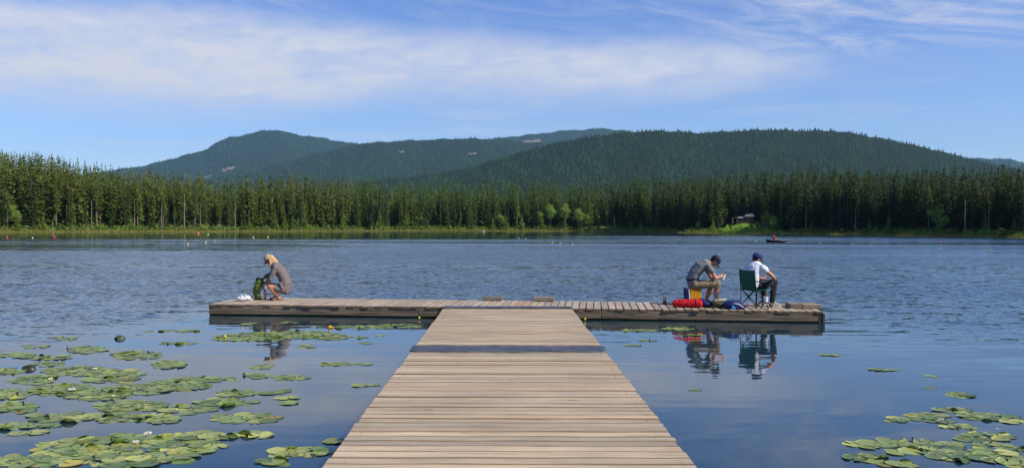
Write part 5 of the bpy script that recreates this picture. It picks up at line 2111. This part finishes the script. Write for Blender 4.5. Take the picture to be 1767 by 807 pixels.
# ---- fishing rod, white tub on its little stand
m_rod = plain('black_rod', '#15161a', .3, .1, .05)
rod = thing('fishing_rod', 'thin black fishing rod held by the man in white, tip rising over his left shoulder', 'fishing rod', man2.location, MAN_ANG)
b = MB()
h0, h1, h2 = V3((.50, .15, .60)), V3((.36, .23, .735)), V3((-.10, .50, 1.19))
b.tube([h1, h1.lerp(h2, .5), h2], [.009, .008, .006], 6)
b.build('rod_blank', m_rod, rod)
b = MB()
b.tube([h0, h1], [.013, .011], 8)
b.build('handle', plain('cork_handle', '#8f6d48', .8), rod)
b = MB()
q = h0.lerp(h1, .7) + Vector((.0, .02, -.045))
b.lathe([(.014, -.02), (.024, -.018), (.018, -.01), (.018, .01), (.024, .018), (.014, .02)], 12, q, Euler((1.57, 0, 0)).to_matrix())
b.tube([q, q + Vector((0, .03, .0)), q + Vector((.02, .04, -.02))], .004, 6)
b.build('reel', m_rod, rod)
x0, y0 = dock_local(1314.5, 529.5)
tub = thing('bait_tub', 'white tub on a small black three legged stand beside the green chair seat', 'tub', on_dock(x0, .42), .3)
b = MB()
b.lathe([(.042, .155), (.050, .262), (.053, .264), (.053, .272), (.048, .271), (.040, .162), (.001, .160)], 18)
b.build('tub', m_whi, tub)
b = MB()
b.lathe([(.048, .130), (.052, .150), (.050, .154), (.001, .154)], 14)
b.build('platform', m_tube, tub)
for k in range(3):
    a = k * 2.094 + .4
    b = MB()
    b.tube([(.03 * math.cos(a), .03 * math.sin(a), .148), (.05 * math.cos(a), .05 * math.sin(a), .09), (.11 * math.cos(a), .11 * math.sin(a), .006)], .009, 6)
    b.build('leg', m_tube, tub)
# ------------------------------------------------------------------ buoys, rowing boat, cabin
m_buoy_r = plain('red_float', '#a83626', .45, 0, .1)
m_buoy_o = plain('orange_float', '#dd7a2a', .45, 0, .1)
m_buoy_w = plain('white_float', '#b5b3aa', .5, 0, .08)
m_buoy_y = plain('yellow_float', '#b8a658', .5, 0, .1)
m_rope = plain('grey_fitting', '#55524c', .7)
BU = [(12, 411.5, 6, 'r', 'leftmost red buoy near the left edge of the lake'), (93, 409.5, 6, 'r', 'second red buoy, right of the white one at the far left'),
      (56, 411, 4, 'w', 'white buoy between the two red ones at the far left'), (342, 403, 5, 'o', 'orange buoy close to the reeds of the far left shore'),
      (359, 405, 3, 'w', 'small white buoy just right of the orange one'), (324, 421.5, 5, 'y', 'yellow buoy left of the woman, nearest to the landing'),
      (355, 418.8, 4, 'w', 'white buoy between two yellow ones above the left water'), (370, 416.3, 3, 'y', 'small pale yellow buoy right of the white one'),
      (437, 410, 4, 'w', 'white buoy above and left of the woman'), (462, 409.5, 4, 'y', 'yellow buoy straight above the woman'),
      (406, 412, 2.5, 'r', 'tiny red buoy left of the white one above the woman'), (834, 399.5, 4.5, 'w', 'bright white buoy alone close under the middle shore'),
      (895, 411.5, 2.5, 'w', 'leftmost tiny white buoy in the row beyond the boardwalk'), (907, 413, 3, 'w', 'second white buoy from the left in the row beyond the boardwalk'),
      (934, 415.5, 2.5, 'y', 'tiny dull yellow buoy in the middle of the row beyond the boardwalk'), (952.5, 418.5, 3.5, 'y', 'yellow buoy second from the right end of the row beyond the boardwalk'),
      (967, 420, 3, 'w', 'white buoy between two yellow ones in the row beyond the boardwalk'), (987, 422.5, 4.5, 'y', 'largest yellow buoy at the right end of the row beyond the boardwalk'),
      (1304.5, 416, 3, 'w', 'small white buoy just left of the rowing boat'), (1416, 419.5, 2.5, 'w', 'small white buoy right of the rowing boat'),
      (1471, 421.5, 2.5, 'w', 'second small white buoy right of the rowing boat'), (1502, 423, 2.5, 'w', 'third small white buoy right of the rowing boat'),
      (1563, 426, 3, 'y', 'dull yellow buoy under the right shore trees'), (1623, 428.5, 3, 'w', 'white buoy below the pink one at the right'),
      (1622, 419, 4, 'r', 'pale red buoy far out at the right'), (1709, 430.5, 3.5, 'y', 'rightmost yellow buoy on the lake')]
for (px, py, dia, c, lab) in BU:
    p = at(px, py, 0)
    R = dia * .40 * p.y / F_PX
    o = thing('buoy', lab, 'buoy', (p.x, p.y, 0), rnd.uniform(0, 6), 'buoys on the lake')
    m_ = {'r': m_buoy_r, 'o': m_buoy_o, 'w': m_buoy_w, 'y': m_buoy_y}[c]
    b = MB()
    b.lathe([(R * .25, -R * .45), (R * .8, -R * .2), (R, R * .3), (R * .93, R * .8), (R * .62, R * 1.25), (R * .25, R * 1.45), (R * .2, R * 1.6), (.001, R * 1.62)], 16, (0, 0, 0), Euler((.12, .06, 0)).to_matrix())
    b.build('float', m_, o, smooth=True)
    b = MB()
    b.tube([(R * .2 * math.cos(k * .785), 0, R * 1.72 + R * .2 * math.sin(k * .785)) for k in range(8)], R * .07, 6, closed=True)
    b.build('ring', m_rope, o)

# rowing boat with one rower
m_hull = plain('dark_hull', '#1b2433', .45, 0, .15)
m_gun = plain('pale_gunwale', '#8f98a6', .5)
m_inn = plain('boat_inside', '#4b4a48', .8)
m_vest = cloth('orange_vest', '#d9482b', .8, 30, .1)
m_oar = plain('oar_wood', '#a99c88', .7)
bp = at(1339, 418.2, 0)
boat = thing('rowing_boat', 'small dark rowing boat crossing the lake near the right shore', 'boat', (bp.x, bp.y, 0), .05)
L, Wd, Hh = 2.75, 1.05, .42


def hull_pt(u, v, inner=0.0):
    """u -1 (bow, left) .. 1 (stern), v 0 keel .. 1 gunwale per side"""
    half = Wd / 2 * (1 - max(0, -u) ** 2.4) ** .6 * (1 - .22 * max(0, u) ** 2)
    x = u * L / 2 * (1.0 if u > 0 else (1 - .16 * (1 - v)))
    z = -.12 + (Hh + .14 * max(0, -u) ** 2) * v
    return x, max(half - inner, .004) * math.sin(min(1, v * 1.15) * math.pi / 2) ** .7, z


b = MB()
nu, nv = 20, 6
for inner, flip in ((0, False), (.03, True)):
    for sg in (-1, 1):
        P = []
        for i in range(nu + 1):
            for j in range(nv + 1):
                x, y, z = hull_pt(-1 + 2 * i / nu, j / nv, inner)
                P.append((x * (1 - inner * .5), sg * y, z + (inner * .8 if j < nv else 0)))
        F = [(i * (nv + 1) + j, (i + 1) * (nv + 1) + j, (i + 1) * (nv + 1) + j + 1, i * (nv + 1) + j + 1) for i in range(nu) for j in range(nv)]
        b.add(P, F if (sg > 0) != flip else [q[::-1] for q in F])
st = [hull_pt(1, j / nv) for j in range(nv + 1)]
b.add([(x, y, z) for x, y, z in st] + [(x, -y, z) for x, y, z in st], [(j, j + 1, nv + 2 + j, nv + 1 + j) for j in range(nv)])
b.build('hull', m_hull, boat, smooth=True)
for sg in (-1, 1):
    g_ = MB()
    g_.tube([(lambda q: (q[0], sg * q[1], q[2] + .01))(hull_pt(-1 + 2 * i / 20, 1)) for i in range(21)], .028, 6)
    g_.build('gunwale', m_gun, boat, smooth=True)
for xx in (-.35, .75):
    s = MB()
    s.box((xx, 0, .14), (.24, .90, .03), None, None, .006)
    s.build('bench', m_inn, boat)
for sg in (-1, 1):
    s = MB()
    s.tube([(.15, sg * .25, .46), (.20, sg * .52, .34), (.95, sg * 1.45, .06)], [.022, .022, .02], 6)
    s.box((1.10, sg * 1.64, .02), (.42, .13, .02), (0, 0.1, sg * .89))
    tag(s.build('oar', m_oar, None, (bp.x, bp.y, 0), (0, 0, .05)), 'wooden oar on the near side of the dark rowing boat' if sg < 0 else 'wooden oar on the far side of the dark rowing boat', 'oar')
rower = thing('person', 'rower in orange top and dark cap sitting in the small rowing boat', 'person', (bp.x, bp.y, .0), .05)
X0 = -.30
hf = head_frame((X0 - .02, 0, .93), .25, math.pi)
spine = [(X0, 0, .23), (X0 + .02, 0, .38), (X0 + .02, 0, .52), (X0, 0, .66), (X0 - .01, 0, .72), (X0 - .02, 0, .76)]
T = torso(spine, [.11, .11, .115, .12, .10, .055], [.17, .165, .175, .185, .175, .07])
bodyp = T + head_prims(hf) + [('c', (X0 - .01, 0, .74), .058, (X0 - .015, 0, .87), .054)]
arms = []
for sg in (-1, 1):
    a_ = limb((X0 - .01, sg * .19, .68), .05, (X0 + .20, sg * .27, .50), .038, (.12, sg * .24, .47), .027)
    arms.append(a_)
    bodyp += a_ + hand_prims((.12, sg * .24, .47), (1, 0, -.2), (0, 0, -1), sg, 1, .8)
    bodyp += limb((X0, sg * .10, .24), .09, (X0 + .42, sg * .15, .30), .06, (X0 + .62, sg * .14, .02), .04) + foot_prims((X0 + .62, sg * .14, .0), (X0 + .76, sg * .15, -.045))
blob('body', bodyp, m_skin, rower, .012, 2)
face_parts(hf, rower)
vp = grow(torso(spine[:5] + [(X0 - .015, 0, .745)], [.115, .12, .12, .125, .10, .066], [.175, .175, .18, .19, .18, .08]), .016)
for a_ in arms:
    vp += grow(a_[:2], .015)
blob('top', vp, m_vest, rower, .014, 2)
tp = []
for sg in (-1, 1):
    tp += grow(limb((X0, sg * .10, .24), .09, (X0 + .42, sg * .15, .30), .06, (X0 + .60, sg * .14, .06), .045), .012)
blob('trousers', tp + [('e', (X0, 0, .24), (.13, .185, .09))], m_jeans, rower, .014, 2)
cap(hf, rower, m_cap_navy, m_cap_navy, 1.06, .05, .09)

# cabin among the trees of the right shore
m_clad = wood('dark_cladding', '#4a3a30', '#2c221c', 0, 6, .4, False, .85, .01, .2)
m_roof = plain('grey_roof', '#928c84', .8, 0, .2, 2.0)
m_glass = plain('window_glass', '#1b2026', .08, 0, .1)
m_frame = plain('window_frame', '#a59b8c', .7)
q0 = land_p(1285, 24)
q0.z += .30
cabin = thing('cabin', 'low dark wooden cabin with pale grey roofs among the shore trees', 'house', (q0.x, q0.y, q0.z), -.12)
cabin.scale = (.86, .86, .86)


def gable(b, c, sx, sy, z0, rise, over=.35, th=.12):
    x, y = sx / 2 + over, sy / 2 + over
    P = [(-x, -y, z0), (x, -y, z0), (x, y, z0), (-x, y, z0), (-x * .55, 0, z0 + rise), (x * .55, 0, z0 + rise)]
    P2 = [(a, d, e - th) for a, d, e in P]
    F = [(0, 1, 5, 4), (2, 3, 4, 5), (3, 0, 4), (1, 2, 5)]
    n = 6
    F2 = [tuple(i + n for i in f)[::-1] for f in F]
    E = [(0, 1), (1, 2), (2, 3), (3, 0)]
    F3 = [(b_, a, a + n, b_ + n) for a, b_ in E]
    b.add([(a + c[0], d + c[1], e) for a, d, e in P + P2], F + F2 + F3)


b = MB()
b.box((1.6, 0, .9), (2.9, 3.2, 2.6))
b.build('wall', m_clad, cabin)
b = MB()
gable(b, (1.6, 0), 2.9, 3.2, 2.28, .85)
b.build('roof', m_roof, cabin)
b = MB()
b.box((-1.15, .2, .6), (2.55, 2.6, 2.0))
b.build('wall', m_clad, cabin)
b = MB()
gable(b, (-1.15, .2), 2.4, 2.6, 1.68, .5)
b.build('roof', m_roof, cabin)
b = MB()
b.box((.9, .6, 2.75), (.35, .35, 1.1))
b.build('chimney', plain('chimney_stone', '#5f5750', .9), cabin)
for (xx, yy, zz, w_, h_) in ((1.0, -1.61, 1.25, .8, .8), (2.2, -1.61, 1.25, .8, .8), (-1.2, -1.11, .85, 1.0, .7)):
    b = MB()
    b.box((xx, yy - .02, zz), (w_ + .16, .05, h_ + .16))
    wn = b.build('window', m_frame, cabin)
    b = MB()
    b.box((xx, yy - .05, zz), (w_, .03, h_))
    b.build('pane', m_glass, wn)
b = MB()
b.box((-3.6, -.3, 1.75), (2.0, 2.2, .10))
b.build('porch_roof', m_roof, cabin)
for xx, yy in ((-4.4, -1.2), (-2.8, -1.2), (-4.4, .6)):
    b = MB()
    b.box((xx, yy, .7), (.14, .14, 2.0))
    b.build('porch_post', m_frame, cabin)
b = MB()
b.box((.0, -2.1, .02), (6.4, 1.2, .12))
b.build('deck', m_block, cabin)
